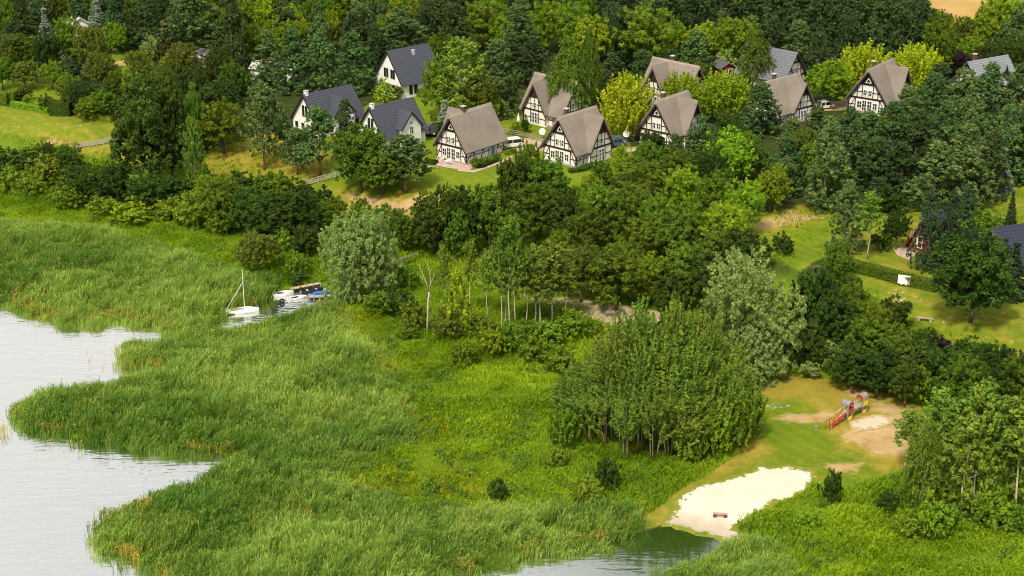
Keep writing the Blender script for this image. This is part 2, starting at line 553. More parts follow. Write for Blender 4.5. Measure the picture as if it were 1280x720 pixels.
def proto(kind, i):
    """crown mesh and trunk mesh of a kind at nominal height and width"""
    key = (kind, i)
    if key in PROTO:
        return PROTO[key]
    rng = np.random.RandomState(abs(hash_(kind)) % 10000 + i * 77)
    tr = None
    if kind in ('oak', 'green', 'lime', 'dark', 'olive', 'plum'):
        H, W = 11., 9.
        V, F, t = crown_round(rng, H, W, -.03, 34 + 8 * (i % 3), 420, 50, (.17, .15, .195)[i % 3], rl=.36 - .04 * (i % 3))
        tr = trunk_mesh(rng, H, H * .75, .26, BARK, 6, 3.2)
    elif kind == 'golden':
        H, W = 9., 8.
        V, F, t = crown_spiky(rng, H, W, .02, 420, 28, .20, ln=(1.5, 2.9), rd=.30, upw=1.3)
        tr = trunk_mesh(rng, H, H * .7, .18, BARK, 6, 3.)
    elif kind in ('pine', 'dpine'):
        H, W = 12., 7.6
        V, F, t = crown_puff(rng, H, W, .02, 62, 560, 32, .15)
        tr = trunk_mesh(rng, H, H * .85, .22, BARK, 6, 2.2, lo=.3)
    elif kind == 'hpine':
        H, W = 12., 8.
        V, F, t = crown_puff(rng, H, W, .24, 44, 480, 26, .18, pw=.42, lsz=.17)
        tr = trunk_mesh(rng, H, H * .85, .22, PBARK, 8, 3., lo=.2)
    elif kind == 'hoak':
        H, W = 10., 8.
        V, F, t = crown_round(rng, H, W, .04, 36, 520, 48, .17, rl=.36, box=2.7)
        tr = trunk_mesh(rng, H, H * .75, .22, BARK, 6, 3.)
    elif kind in ('spruce', 'bspruce'):
        H, W = 10., 4.6
        V, F, t = crown_cone(rng, H, W, .02, 24, 20, 22, .19)
        tr = trunk_mesh(rng, H, H * .95, .16, BARK, 3, .8)
    elif kind == 'rusty':
        H, W = 7., 3.2
        V, F, t = crown_cone(rng, H, W, .05, 14, 11, 18, .24)
        tr = trunk_mesh(rng, H, H * .95, .13, BARK, 3, .8)
    elif kind == 'birch':
        H, W = 14., 6.5
        V, F, t = crown_weep(rng, H, W, .05, 820, 26, .18)
        tr = trunk_mesh(rng, H, H * .93, .19, WBARK, 9, 2.4, lo=.2)
    elif kind == 'willow':
        H, W = 13., 12.
        V, F, t = crown_round(rng, H, W, -.14, 44, 1400, 44, .14, rl=.39, jit=.3, up=.3, rs_=(.35, .6), ls=(.5, .9), box=3.2)
        tr = trunk_mesh(rng, H, H * .6, .4, BARK, 7, 4.)
    elif kind == 'osier':
        H, W = 13., 4.6
        V, F, t = crown_spiky(rng, H, W, .06 + .19 * (i % 2), 92, 56, .165, ln=(1.6, 3.6), rd=.44, upw=1.2, low=.25)
        tr = trunk_mesh(rng, H, H * .85, .085, OBARK, 3, 1.2, lo=.5, bend=.25, stems=3)
    elif kind == 'aspen':
        H, W = 13., 4.6
        zs = rng.rand(150) ** .8
        C = np.stack([rng.randn(150) * .75, rng.randn(150) * .75, H * (.44 + .51 * zs)], 1)
        C[:, :2] *= (1.15 - .75 * zs)[:, None]
        A = np.concatenate([C[:, :2] * .8 + rng.randn(150, 2) * .4, np.full((150, 1), .55)], 1)
        V, F, t = sprays(rng, C, A, .8 + .8 * rng.rand(150), .42, 30, .18)
        tr = trunk_mesh(rng, H, H * .95, .12, ABARK, 8, 2.0, lo=.4, bend=.22)
    elif kind == 'laspen':
        H, W = 12., 6.
        zs = rng.rand(230)
        a = rng.rand(230) * 6.283; q = (.25 + .75 * rng.rand(230) ** .6) * 2.4 * np.sin((zs * .85 + .15) * math.pi) ** .6
        C = np.stack([np.cos(a) * q, np.sin(a) * q, H * (.12 + .80 * zs)], 1)
        A = np.stack([np.cos(a) * .7, np.sin(a) * .7, .5 + 0 * a], 1) + rng.randn(230, 3) * .3
        V, F, t = sprays(rng, C, A, .8 + .8 * rng.rand(230), .45, 34, .17)
        tr = trunk_mesh(rng, H, H * .95, .13, ABARK, 9, 2.4, lo=.2, bend=.25)
    elif kind == 'sapling':
        H, W = 5., 3.
        V, F, t = crown_weep(rng, H, W, .15, 90, 18, .2, ln=(.5, 1.0), rd=.28)
        tr = trunk_mesh(rng, H, H * .9, .06, BARK, 5, 1.2)
    elif kind == 'spikebush':
        H, W = 4.5, 4.5
        V, F, t = crown_spiky(rng, H, W, .0, 130, 20, .21, ln=(.8, 1.5), rd=.3)
    else:                                                   # bush
        H, W = 3.4, 4.0
        V, F, t = crown_round(rng, H, W, -.12, 13, 130, 30, .15, rl=.46, rs_=(.3, .5), ls=(.3, .65))
    H = float(np.percentile(V[:, 2], 99.7)); W = 2 * float(np.percentile(np.hypot(V[:, 0], V[:, 1]), 96))
    PROTO[key] = (V, F, t, tr, H, W)
    return PROTO[key]


def hash_(s):
    h = 7
    for c in s: h = h * 31 + ord(c)
    return h


CROWN = {}


def crown_mesh(shape, i, leaf, nm):
    k = (shape, i, leaf)
    if k not in CROWN:
        V, F, t, tr, H, W = proto(shape, i)
        CROWN[k] = np_mesh(nm, V, F, LEAF[leaf], t)
    return CROWN[k]


# kind -> (shape, leaf, thing name, category, description, number of forms)
KIND = {
    'hpine': ('hpine', 'pine', 'pine_tree', 'pine', 'grey-green pine on a bare trunk', 3),
    'hoak': ('hoak', 'oak', 'broadleaf_tree', 'tree', 'dark green leafy tree on a bare trunk', 3),
    'hdark': ('hoak', 'dark', 'broadleaf_tree', 'tree', 'dark round tree on a bare trunk', 2),
    'oak': ('oak', 'oak', 'broadleaf_tree', 'tree', 'dark green leafy tree', 4),
    'green': ('green', 'green', 'broadleaf_tree', 'tree', 'mid green leafy tree', 4),
    'lime': ('lime', 'lime', 'broadleaf_tree', 'tree', 'bright yellow-green leafy tree', 3),
    'dark': ('dark', 'dark', 'broadleaf_tree', 'tree', 'blackish green leafy tree', 3),
    'olive': ('olive', 'olive', 'broadleaf_tree', 'tree', 'olive green leafy tree', 2),
    'plum': ('plum', 'plum', 'plum_tree', 'tree', 'purple-black leaved plum tree', 1),
    'golden': ('golden', 'golden', 'golden_tree', 'tree', 'golden-yellow tree with upright shoots', 3),
    'ylime': ('golden', 'lime', 'golden_tree', 'tree', 'yellow-green tree with upright shoots', 2),
    'pine': ('pine', 'pine', 'pine_tree', 'pine', 'grey-green pine', 4),
    'dpine': ('pine', 'dpine', 'pine_tree', 'pine', 'dark blackish pine', 4),
    'spruce': ('spruce', 'spruce', 'spruce_tree', 'spruce', 'dark conical spruce', 2),
    'fir': ('pine', 'spruce', 'fir_tree', 'fir', 'dark ragged fir', 3),
    'bspruce': ('spruce', 'bspruce', 'spruce_tree', 'spruce', 'silvery blue conical spruce', 2),
    'rusty': ('rusty', 'rusty', 'conifer_tree', 'conifer', 'rusty brown narrow conifer', 1),
    'birch': ('birch', 'birch', 'birch_tree', 'birch', 'soft hanging birch', 3),
    'lbirch': ('birch', 'aspen', 'birch_tree', 'birch', 'light green hanging birch', 2),
    'willow': ('willow', 'willow', 'willow_tree', 'willow', 'silver-grey willow', 2),
    'osier': ('osier', 'osier', 'willow_pole_tree', 'willow', 'pole-stemmed willow', 4),
    'aspen': ('aspen', 'aspen', 'aspen_tree', 'aspen', 'slender aspen with a pale trunk', 4),
    'laspen': ('laspen', 'aspen', 'aspen_tree', 'aspen', 'broad light green aspen', 3),
    'sapling': ('sapling', 'lime', 'sapling_tree', 'young tree', 'yellow-green sapling', 2),
    'bush': ('bush', 'green', 'garden_bush', 'bush', 'mid green bush', 4),
    'dbush': ('bush', 'dark', 'garden_bush', 'bush', 'dark green bush', 4),
    'lbush': ('bush', 'lime', 'garden_bush', 'bush', 'yellow-green bush', 3),
    'obush': ('bush', 'olive', 'garden_bush', 'bush', 'olive green bush', 2),
    'wbush': ('bush', 'willow', 'willow_bush', 'bush', 'pale grey-green bush', 2),
    'sbush': ('spikebush', 'green', 'garden_bush', 'bush', 'green bush with upright shoots', 2),
    'pbush': ('bush', 'plum', 'garden_bush', 'bush', 'purple-brown bush', 1),
}
SKIP = {437, 438, 439, 440, 442, 444, 445, 446, 447, 448, 449, 450, 451, 453, 454, 455, 456, 459, 461, 463, 464, 465, 466, 467, 471, 472, 475, 476, 477, 479, 481, 482, 483, 485, 486, 487, 488, 490, 491, 492, 494, 495, 496, 497, 498, 499, 501, 502, 503, 505, 507, 508, 509, 510, 513, 515, 516, 519, 520, 521, 523, 524, 526, 527, 528, 529, 531, 534, 536, 537, 538, 539, 541, 542, 543, 546, 547, 548, 549, 550, 551, 552, 553, 554, 555, 557, 559, 560, 561, 562, 565, 567, 568, 570, 571, 573, 574, 575, 578, 579, 580, 581, 583, 587, 589, 590, 591, 593, 595, 597, 598, 599, 603, 604, 606, 607, 609, 610, 612, 613, 614, 615, 617, 619, 620, 621, 623, 626, 627, 628, 633, 634, 635, 638, 640, 641, 642, 643, 645, 646, 647, 648, 649, 650, 651, 652, 653, 654, 656, 657, 658, 659, 660, 664, 665, 668, 669, 670, 672, 676, 679, 680, 681, 682, 686, 688, 691, 695, 696, 703, 708, 709, 710, 712, 716, 718, 720, 721, 731, 738, 740, 742, 754}
TREES = []          # every plant placed: dict(kind, loc, H, W, px, py, label, obj)


def plant(kind, x, y, H, W, label=None, seed=None, lean=0.0, bury=.0, group=None, radial=None):
    shape, leaf, nm, cat, desc, nf = KIND[kind]
    if kind == 'willow':                                    # skirts of the crown reach the ground
        H *= 1.15; bury = .14 * H
    i = random.randrange(nf) if seed is None else seed % nf
    V, F, t, tr, PH, PW = proto(shape, i)
    z = float(Hf(x, y)[0]) - bury
    if len(TREES) in SKIP:                                  # stands wholly behind others in the photograph
        random.random()
        TREES.append(dict(kind=kind, x=x, y=y, z=z, H=H, W=W, px=0, py=0, label='-', obj=None, cat=cat, desc=desc, group=group))
        return None
    sc = (W / PW, W / PW, H / PH)
    rz = random.random() * 6.283
    if tr is not None:
        o = empty(nm, (x, y, z), rz)
        c = link(bpy.data.objects.new('crown', crown_mesh(shape, i, leaf, 'crown')), o)
        link(bpy.data.objects.new('trunk', tr), o)
        c.pass_index = 0
    else:
        o = link(bpy.data.objects.new(nm, crown_mesh(shape, i, leaf, nm)))
        o.location = (x, y, z); o.rotation_euler = (0, 0, rz)
    o.scale = sc
    if radial is not None:
        o.rotation_mode = 'QUATERNION'
        o.rotation_quaternion = Vector((0, 0, 1)).rotation_difference(Vector((radial[0], radial[1], 1))) @ Matrix.Rotation(rz, 3, 'Z').to_quaternion()
    if lean: o.rotation_euler = (random.uniform(-lean, lean), random.uniform(-lean, lean), rz)
    u, v, dep = project((x, y, z + H * .6))
    TREES.append(dict(kind=kind, x=x, y=y, z=z, H=H, W=W, px=u, py=v, label=label, obj=o, cat=cat, desc=desc, group=group))
    return o


def plant_px(kind, px, ytop, ybase, wpx, label=None, **kw):
    x, y, z = at(px, ybase)
    dep = project((x, y, z))[2]
    lo, hi = .3, 40.
    for _ in range(30):
        m = (lo + hi) / 2
        if project((x, y, z + m))[1] > ytop: lo = m
        else: hi = m
    return plant(kind, x, y, lo, wpx * dep / FPX, label, **kw)
# ------------------------------------------------------------------ ground, lake, sheets
LAWNS = [
    [(250, 192), (330, 172), (420, 152), (520, 100), (560, 100), (640, 130), (700, 130), (780, 150), (795, 218), (640, 268), (520, 266), (430, 252), (360, 228), (255, 218)],
    [(-200, 120), (0, 132), (60, 142), (150, 153), (156, 180), (120, 184), (50, 170), (-200, 160)],
    [(1040, 300), (1090, 250), (1200, 240), (1320, 230), (1320, 455), (1200, 428), (1120, 388), (1060, 350)],
    [(920, 268), (1040, 260), (1060, 310), (1000, 338), (935, 305)],
    [(940, 476), (1000, 468), (1080, 478), (1150, 510), (1150, 590), (1060, 614), (1000, 606), (960, 592), (930, 596), (850, 622), (828, 656), (795, 652), (850, 612), (905, 580), (940, 545)],
    [(140, 45), (190, 45), (190, 95), (140, 98)],
    [(470, 345), (560, 305), (660, 312), (650, 345), (560, 365)],
    [(-60, 95), (75, 105), (75, 130), (-60, 128)],
    [(1170, -60), (1300, -60), (1290, 60), (1190, 60)],
]
DRY = [
    [(405, 238), (470, 250), (555, 240), (560, 258), (520, 272), (430, 262)],
    [(915, 288), (1000, 258), (1040, 272), (960, 292)],
    [(945, 478), (1000, 470), (1090, 480), (1150, 515), (1150, 585), (1100, 590), (1060, 560), (1010, 500), (960, 500)],
    [(40, 165), (100, 176), (156, 186), (156, 195), (100, 188)],
    [(790, 654), (850, 612), (905, 578), (945, 545), (968, 560), (905, 596), (850, 624), (830, 658)],
    [(255, 208), (310, 212), (310, 222), (255, 222)],
    [(250, 200), (340, 165), (420, 195), (400, 222), (330, 215)],
    [(690, 375), (760, 392), (800, 405), (760, 415), (690, 385)],
]
BARE = [
    [(432, 243), (500, 250), (548, 243), (552, 254), (520, 266), (440, 256)],
    [(925, 284), (990, 264), (1028, 272), (955, 288)],
    [(1055, 545), (1080, 520), (1135, 520), (1140, 572), (1090, 566)],
    [(975, 520), (1040, 514), (1045, 528), (985, 530)],
    [(1030, 580), (1072, 578), (1076, 588), (1040, 590)],
    [(1090, 500), (1130, 512), (1136, 522), (1092, 512)],
    [(1056, 486), (1075, 490), (1078, 496), (1060, 494)],
    [(60, 174), (105, 180), (105, 184), (60, 180)],
    [(145, 76), (178, 76), (178, 82), (145, 82)],
    [(1055, 296), (1075, 298), (1074, 318), (1052, 312)],
    [(640, 178), (695, 182), (695, 190), (640, 188)],
]


def wmask(polys, soft):
    w = np.zeros(MX.shape)
    sel = (np.abs(MX) < 220) & (MY < 700)
    for p in polys:
        d = sdist(MX[sel], MY[sel], pxpoly(p))
        w[sel] = np.maximum(w[sel], sstep(-soft, soft, d))
    return w


w_lawn = wmask(LAWNS, 1.3)
w_dry = wmask(DRY, 3.0)
w_bare = wmask(BARE, 1.6)
w_dry = np.maximum(w_dry, .36 * wmask([LAWNS[1], LAWNS[2]], 3.0))
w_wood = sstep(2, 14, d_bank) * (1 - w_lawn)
w_bed = sstep(-.1, 1.2, d_lake)
ny, nx = MX.shape
idx = np.arange(ny * nx).reshape(ny, nx)
GF = np.stack([idx[:-1, :-1], idx[:-1, 1:], idx[1:, 1:], idx[1:, :-1]], -1).reshape(-1, 4)


def ground_material():
    m, nt, out = nodes('ground')
    p = N(nt, 'BsdfPrincipled'); p.inputs['Roughness'].default_value = .95; p.inputs['Specular IOR Level'].default_value = .1
    pos = N(nt, 'NewGeometry').outputs['Position']
    n1 = noise(nt, pos, .09, 4); n2 = noise(nt, pos, .55, 5, .65); n3 = noise(nt, pos, 3.2, 4, .7)

    def A(nm, sharp=.5, k=.9):
        a = N(nt, 'Attribute'); a.attribute_name = nm
        s = math_(nt, 'MULTIPLY_ADD', math_(nt, 'SUBTRACT', n2, .5), k, a.outputs['Fac'])
        mr = N(nt, 'MapRange'); mr.interpolation_type = 'SMOOTHSTEP'
        mr.inputs[1].default_value = .5 - sharp / 2; mr.inputs[2].default_value = .5 + sharp / 2
        nt.links.new(s, mr.inputs[0]); return mr.outputs[0]

    def v2(a, b, f, lo=.3, hi=.7):
        mr = N(nt, 'MapRange'); mr.inputs[1].default_value = lo; mr.inputs[2].default_value = hi
        nt.links.new(f, mr.inputs[0]); return mixc(nt, mr.outputs[0], a, b)
    meadow = v2((.060, .120, .008), (.130, .210, .010), n2)
    meadow = mixc(nt, math_(nt, 'MULTIPLY_ADD', n1, 2.4, -1.0, clamp=True), meadow, (.17, .19, .012))
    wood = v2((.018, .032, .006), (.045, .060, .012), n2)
    lawn = v2((.072, .132, .006), (.132, .185, .009), n1, .35, .65)
    lawn = mixc(nt, math_(nt, 'MULTIPLY_ADD', n3, .9, -.2, clamp=True), lawn, (.105, .175, .008))
    lawn = mixc(nt, math_(nt, 'MULTIPLY_ADD', n2, 2.6, -1.25, clamp=True), lawn, (.215, .215, .018))
    wv = N(nt, 'TexWave'); wv.inputs['Scale'].default_value = .17; wv.inputs['Distortion'].default_value = 3.5; wv.inputs['Detail Scale'].default_value = .4
    rot = N(nt, 'Mapping'); rot.inputs['Rotation'].default_value = (0, 0, R(-35)); nt.links.new(pos, rot.inputs[0]); nt.links.new(rot.outputs[0], wv.inputs['Vector'])
    lawn = mixc(nt, math_(nt, 'MULTIPLY', wv.outputs['Fac'], .32), lawn, (.175, .205, .014))
    dry = v2((.210, .190, .018), (.310, .235, .040), n2)
    bare = v2((.320, .205, .075), (.450, .325, .165), n2)
    bed = v2((.030, .045, .010), (.050, .065, .015), n2)
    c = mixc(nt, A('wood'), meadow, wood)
    c = mixc(nt, A('lawn', .35), c, lawn)
    c = mixc(nt, A('dry', .9, 1.3), c, dry)
    c = mixc(nt, A('bare', .6, 1.5), c, bare)
    c = mixc(nt, A('bed', .5, .4), c, bed)
    nt.links.new(c, p.inputs['Base Color'])
    nt.links.new(bump(nt, math_(nt, 'ADD', n3, n2), .6, .12), p.inputs['Normal'])
    nt.links.new(p.outputs[0], out.inputs[0])
    return m


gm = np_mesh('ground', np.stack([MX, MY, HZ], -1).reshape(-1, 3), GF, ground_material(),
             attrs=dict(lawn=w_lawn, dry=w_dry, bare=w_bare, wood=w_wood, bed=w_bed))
gm.polygons.foreach_set('use_smooth', np.ones(len(gm.polygons), bool))
tag(link(bpy.data.objects.new('ground', gm)), kind='structure')


def water_material():
    m, nt, out = nodes('lake_water')
    pos = N(nt, 'NewGeometry').outputs['Position']
    mp = N(nt, 'Mapping'); mp.inputs['Scale'].default_value = (.42, 1.5, 1); mp.inputs['Rotation'].default_value = (0, 0, R(7))
    nt.links.new(pos, mp.inputs[0])
    h = math_(nt, 'ADD', noise(nt, mp.outputs[0], .55, 3, .5), math_(nt, 'MULTIPLY', noise(nt, mp.outputs[0], 1.6, 2, .5), .3))
    calm = noise(nt, pos, .05, 2)
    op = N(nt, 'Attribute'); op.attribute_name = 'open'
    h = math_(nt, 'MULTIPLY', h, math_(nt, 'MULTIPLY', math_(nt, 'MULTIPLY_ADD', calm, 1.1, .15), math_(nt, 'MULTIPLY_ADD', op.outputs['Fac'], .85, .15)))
    nrm = bump(nt, h, .6, .22)
    d = N(nt, 'BsdfDiffuse')
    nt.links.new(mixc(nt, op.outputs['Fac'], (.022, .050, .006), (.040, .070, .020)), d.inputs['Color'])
    g = N(nt, 'BsdfGlossy'); g.inputs['Roughness'].default_value = .06; g.inputs['Color'].default_value = (.93, .93, .93, 1)
    nt.links.new(nrm, g.inputs['Normal'])
    fr = N(nt, 'Fresnel'); fr.inputs['IOR'].default_value = 1.9; nt.links.new(nrm, fr.inputs['Normal'])
    mx = N(nt, 'MixShader')
    nt.links.new(math_(nt, 'ADD', fr.outputs[0], math_(nt, 'MULTIPLY_ADD', op.outputs['Fac'], .60, .08), clamp=True), mx.inputs[0])  # mirror share cut in the cove, standing in for dark tree reflections
    nt.links.new(d.outputs[0], mx.inputs[1]); nt.links.new(g.outputs[0], mx.inputs[2])
    nt.links.new(mx.outputs[0], out.inputs[0])
    return m


wx = np.concatenate([[-3000, -1200, -500, -250], np.arange(-130, 60, 1.2), [150, 400, 600]]); wy = np.concatenate([[60, 110, 140], np.arange(150, 330, 1.2)])
WX, WY = np.meshgrid(wx, wy)
wd_ = dlake(WX, WY)
wi = np.arange(WX.size).reshape(WX.shape)
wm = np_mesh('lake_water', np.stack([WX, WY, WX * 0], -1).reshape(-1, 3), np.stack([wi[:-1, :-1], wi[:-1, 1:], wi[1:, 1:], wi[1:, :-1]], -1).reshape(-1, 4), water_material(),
             attrs=dict(open=1 - sstep(-6, 22, WX) * (1 - sstep(1.5, 16, wd_))))  # low in the cove: calmer, greener water with its sky reflection dimmed by hand
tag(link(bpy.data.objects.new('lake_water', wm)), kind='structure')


def sheet(name, poly, mat, dz=.04, jit=.35, cell=1.3, kind='structure', px=True, rim=1.0):
    P = pxpoly(poly) if px else np.array(poly)
    out = []
    n = len(P)
    for i in range(n):
        a, b = P[i], P[(i + 1) % n]
        k = max(1, int(np.linalg.norm(b - a) / .45))
        for q in range(k):
            c = a + (b - a) * q / k
            o = np.array([fbm(c[0] + 9, c[1], 2.2, 3) - .5, fbm(c[0], c[1] + 40, 2.2, 3) - .5]) * jit * 4
            out.append(c + o)
    out = np.array(out)
    x0, y0 = out.min(0); x1, y1 = out.max(0)
    gx, gy = np.meshgrid(np.arange(x0, x1, cell), np.arange(y0, y1, cell))
    ins = sdist(gx, gy, out) > cell * .4
    pts = np.vstack([out, np.stack([gx[ins], gy[ins]], 1)])
    ne = len(out)
    r = delaunay_2d_cdt([Vector(p) for p in pts], [(i, (i + 1) % ne) for i in range(ne)], [], 1, 1e-4)
    vs, fs = r[0], r[2]
    zs = Hf([v[0] for v in vs], [v[1] for v in vs]) + dz
    mb = MB().add([(v[0], v[1], z) for v, z in zip(vs, zs)], [f for f in fs])
    o = mb.build(name, mat, smooth=True)
    a = o.data.attributes.new('rim', 'FLOAT', 'POINT')
    ev = np.array([(v.co.x, v.co.y) for v in o.data.vertices])
    a.data.foreach_set('value', np.clip(sdist(ev[:, 0], ev[:, 1], out) / rim, 0, 1).astype(np.float32))
    return tag(o, kind=kind)


def rim_plain(name, c, c2, g1, g2, scale=.5, amt=.9, wet=False):
    """loose ground whose rim is grown over with patches of grass"""
    m, nt, out = nodes(name)
    p = N(nt, 'BsdfPrincipled'); p.inputs['Roughness'].default_value = .95; p.inputs['Specular IOR Level'].default_value = .1
    pos = N(nt, 'NewGeometry').outputs['Position']
    a = N(nt, 'Attribute'); a.attribute_name = 'rim'
    f = math_(nt, 'MULTIPLY_ADD', noise(nt, pos, scale, 4), 2.2, -.6, clamp=True)
    col = mixc(nt, f, c2, c)
    k = math_(nt, 'ADD', math_(nt, 'MULTIPLY', a.outputs['Fac'], 1.25), math_(nt, 'MULTIPLY', math_(nt, 'SUBTRACT', noise(nt, pos, 1.1, 6, .75), .5), amt * 2.2))
    mr = N(nt, 'MapRange'); mr.inputs[1].default_value = .36; mr.inputs[2].default_value = .46; nt.links.new(k, mr.inputs[0])
    g = mixc(nt, noise(nt, pos, 1.3, 4), g1, g2)
    if wet:
        sx = N(nt, 'SeparateXYZ'); nt.links.new(pos, sx.inputs[0])
        wz = N(nt, 'MapRange'); wz.inputs[1].default_value = .36; wz.inputs[2].default_value = .10
        nt.links.new(math_(nt, 'MULTIPLY_ADD', noise(nt, pos, .8, 4), .14, math_(nt, 'SUBTRACT', sx.outputs[2], .07)), wz.inputs[0])
        col = mixc(nt, math_(nt, 'MULTIPLY', wz.outputs[0], .8), col, (.26, .21, .14))
    nt.links.new(mixc(nt, mr.outputs[0], g, col), p.inputs['Base Color'])
    nt.links.new(bump(nt, noise(nt, pos, 2.5, 4), .9, .16), p.inputs['Normal'])
    nt.links.new(p.outputs[0], out.inputs[0]); return m


SAND = rim_plain('beach_sand', (.67, .60, .50), (.56, .49, .385), (.100, .150, .010), (.26, .24, .04), wet=True)
SAND2 = rim_plain('playground_sand', (.54, .48, .39), (.46, .40, .30), (.36, .27, .12), (.46, .36, .20), .9, 1.3)
PSAND = rim_plain('path_sand', (.46, .37, .26), (.33, .25, .14), (.11, .13, .012), (.22, .19, .04), .6, .6)
FIELD = rim_plain('stubble', (.46, .30, .12), (.33, .22, .06), (.15, .16, .012), (.27, .22, .03), .12, .8)
GRAV = rim_plain('gravel', (.44, .35, .24), (.34, .26, .17), (.12, .15, .012), (.22, .19, .04), .8, .4)
PAVE = plain('terrace_paving', (.45, .33, .27), .9, .15, 1.5, bmp=.2)

sheet('beach_sand', [(826, 652), (848, 622), (880, 604), (925, 594), (952, 576), (962, 584), (990, 582), (1020, 586), (1024, 600), (1012, 612), (996, 622), (975, 630), (956, 642), (938, 652),
                     (918, 660), (932, 672), (938, 684), (918, 684), (888, 677), (856, 667), (826, 660)], SAND, .05, rim=2.2)
for pts in ([(1060, 527), (1085, 518), (1116, 521), (1100, 536), (1066, 541)],):
    sheet('beach_sand', pts, SAND2, .045, .45, .6, rim=1.6)
sheet('sandy_path', [(640, 360), (690, 370), (725, 373), (765, 380), (800, 385), (835, 392), (830, 404), (800, 408), (762, 408), (715, 394), (680, 382), (640, 370)], PSAND, .05, .3)
sheet('farm_field', [(1125, -60), (1240, -60), (1234, 10), (1214, 42), (1196, 34), (1165, 14), (1150, -5)], FIELD, .06, .8, 3.)
sheet('gravel_drive', [(632, 176), (660, 172), (700, 176), (740, 182), (762, 186), (790, 184), (815, 182), (815, 189), (770, 192), (740, 190), (690, 189), (640, 190)], GRAV, .05, .25)
sheet('gravel_drive', [(1010, 130), (1050, 126), (1062, 118), (1075, 124), (1060, 138), (1015, 140)], GRAV, .05, .25)
sheet('terrace_paving', [(540, 200), (553, 197), (592, 206), (588, 213), (566, 211), (548, 208)], PAVE, .05, .08)
sheet('terrace_paving', [(1118, 312), (1134, 306), (1146, 318), (1136, 325), (1122, 320)], PAVE, .05, .08)
sheet('brick_path', [(590, 213.5), (612, 207), (640, 195), (641, 197), (614, 209), (592, 216), (572, 214), (572, 211.5)], PAVE, .055, .03)

# ------------------------------------------------------------------ reeds and meadow (uncountable)
REED_UP = [(-140, 292), (40, 286), (140, 298), (220, 322), (310, 345), (350, 352), (348, 366), (336, 374), (292, 391), (256, 406), (216, 415), (190, 403), (172, 404), (150, 398), (135, 399), (116, 409), (104, 401), (85, 405), (60, 396), (36, 391), (10, 379), (-140, 372)]
REED_MAIN = [(205, 436), (240, 430), (300, 416), (345, 404), (390, 391), (415, 380), (440, 420), (478, 455), (505, 510), (520, 558), (440, 602), (520, 640), (640, 642), (720, 636), (796, 648), (801, 658), (781, 667), (760, 678), (725, 684), (690, 685),
             (662, 693), (640, 701), (600, 711), (562, 718), (555, 800), (205, 800), (211, 722), (190, 706), (165, 698), (128, 692), (134, 676), (124, 660), (134, 657), (148, 646), (184, 630), (241, 608), (287, 590), (300, 570), (232, 564), (200, 558), (170, 560),
             (145, 553), (112, 550), (86, 542), (60, 541), (24, 527), (18, 513), (45, 504), (70, 497), (100, 495), (150, 483), (192, 475), (196, 468), (188, 448)]
REED_COVE = [(814, 740), (848, 718), (878, 702), (908, 684), (930, 680), (960, 690), (990, 702), (1000, 800), (790, 800)]


def scatter(poly, dens, zofs=0.0, soft=0.0, px=True):
    P = np.array([flat(a, b, .2) for a, b in poly]) if px else poly
    x0, y0 = P.min(0); x1, y1 = P.max(0)
    n = int((x1 - x0) * (y1 - y0) * dens)
    X = x0 + rs.rand(n) * (x1 - x0); Y = y0 + rs.rand(n) * (y1 - y0)
    d = sdist(X, Y, P)
    k = d > (-soft * rs.rand(n) ** 2 + (fbm(X, Y, 3., 2) - .5) * 2.2)
    return X[k], Y[k], d[k]


def blades(X, Y, Z, Hh, lean, width, leaves, rng, tone, lspread=.55, leafw=.05, rise=.55):
    """upright stalks (two stacked faces) with narrow arching leaves"""
    n = len(X)
    a = rng.rand(n) * 6.283
    base = np.stack([X, Y, Z], 1)
    ld = lean
    mid = base + np.stack([ld[:, 0] * .35 * Hh, ld[:, 1] * .35 * Hh, Hh * .55], 1)
    top = base + np.stack([ld[:, 0] * Hh, ld[:, 1] * Hh, Hh], 1)
    s = np.stack([np.cos(a), np.sin(a), 0 * a], 1) * (width / 2)
    V = np.stack([base - s, base + s, mid + s, mid - s, mid - s, mid + s, top + s * .3, top - s * .3], 1)
    Vs = [V.reshape(-1, 3)]; T = [np.repeat(tone, 2)]
    for j in range(leaves):
        f = .35 + .6 * rng.rand(n)
        p = np.where((f < .55)[:, None], base + (mid - base) * (f / .55)[:, None], mid + (top - mid) * ((f - .55) / .45)[:, None])
        b = rng.rand(n) * 6.283
        L = Hh * lspread * (.5 + .6 * rng.rand(n)) * .6
        d = np.stack([np.cos(b) * .75 + lean[:, 0] * 1.6, np.sin(b) * .75 + lean[:, 1] * 1.6, rise + .5 * rng.rand(n)], 1)
        d = norm(d)
        m2 = p + d * (L * .55)[:, None]
        e = p + d * L[:, None] - np.array([0, 0, 1]) * (L * .28)[:, None]
        w = norm(np.cross(d, np.array([0, 0, 1.]))) * leafw
        Vs.append(np.stack([p, m2 - w, e, m2 + w], 1).reshape(-1, 3))
        T.append(np.clip(tone + rng.randn(n) * .12, 0, 1))
    V = np.concatenate(Vs)
    return V, np.arange(len(V)).reshape(-1, 4), np.concatenate(T)


REEDM = leafmat('reed_leaf', (.052, .135, .016), (.285, .405, .092), trans=.30, val=0, hue=0, rough=.5)
RYELM = leafmat('dry_reed_leaf', (.20, .20, .030), (.36, .31, .075), trans=.3, val=0, hue=0)
MEADM = leafmat('meadow_leaf', (.068, .155, .005), (.250, .372, .014), trans=.35, val=0, hue=0)
MYELM = leafmat('yellow_meadow_leaf', (.26, .26, .010), (.52, .40, .020), trans=.3, val=0, hue=0)


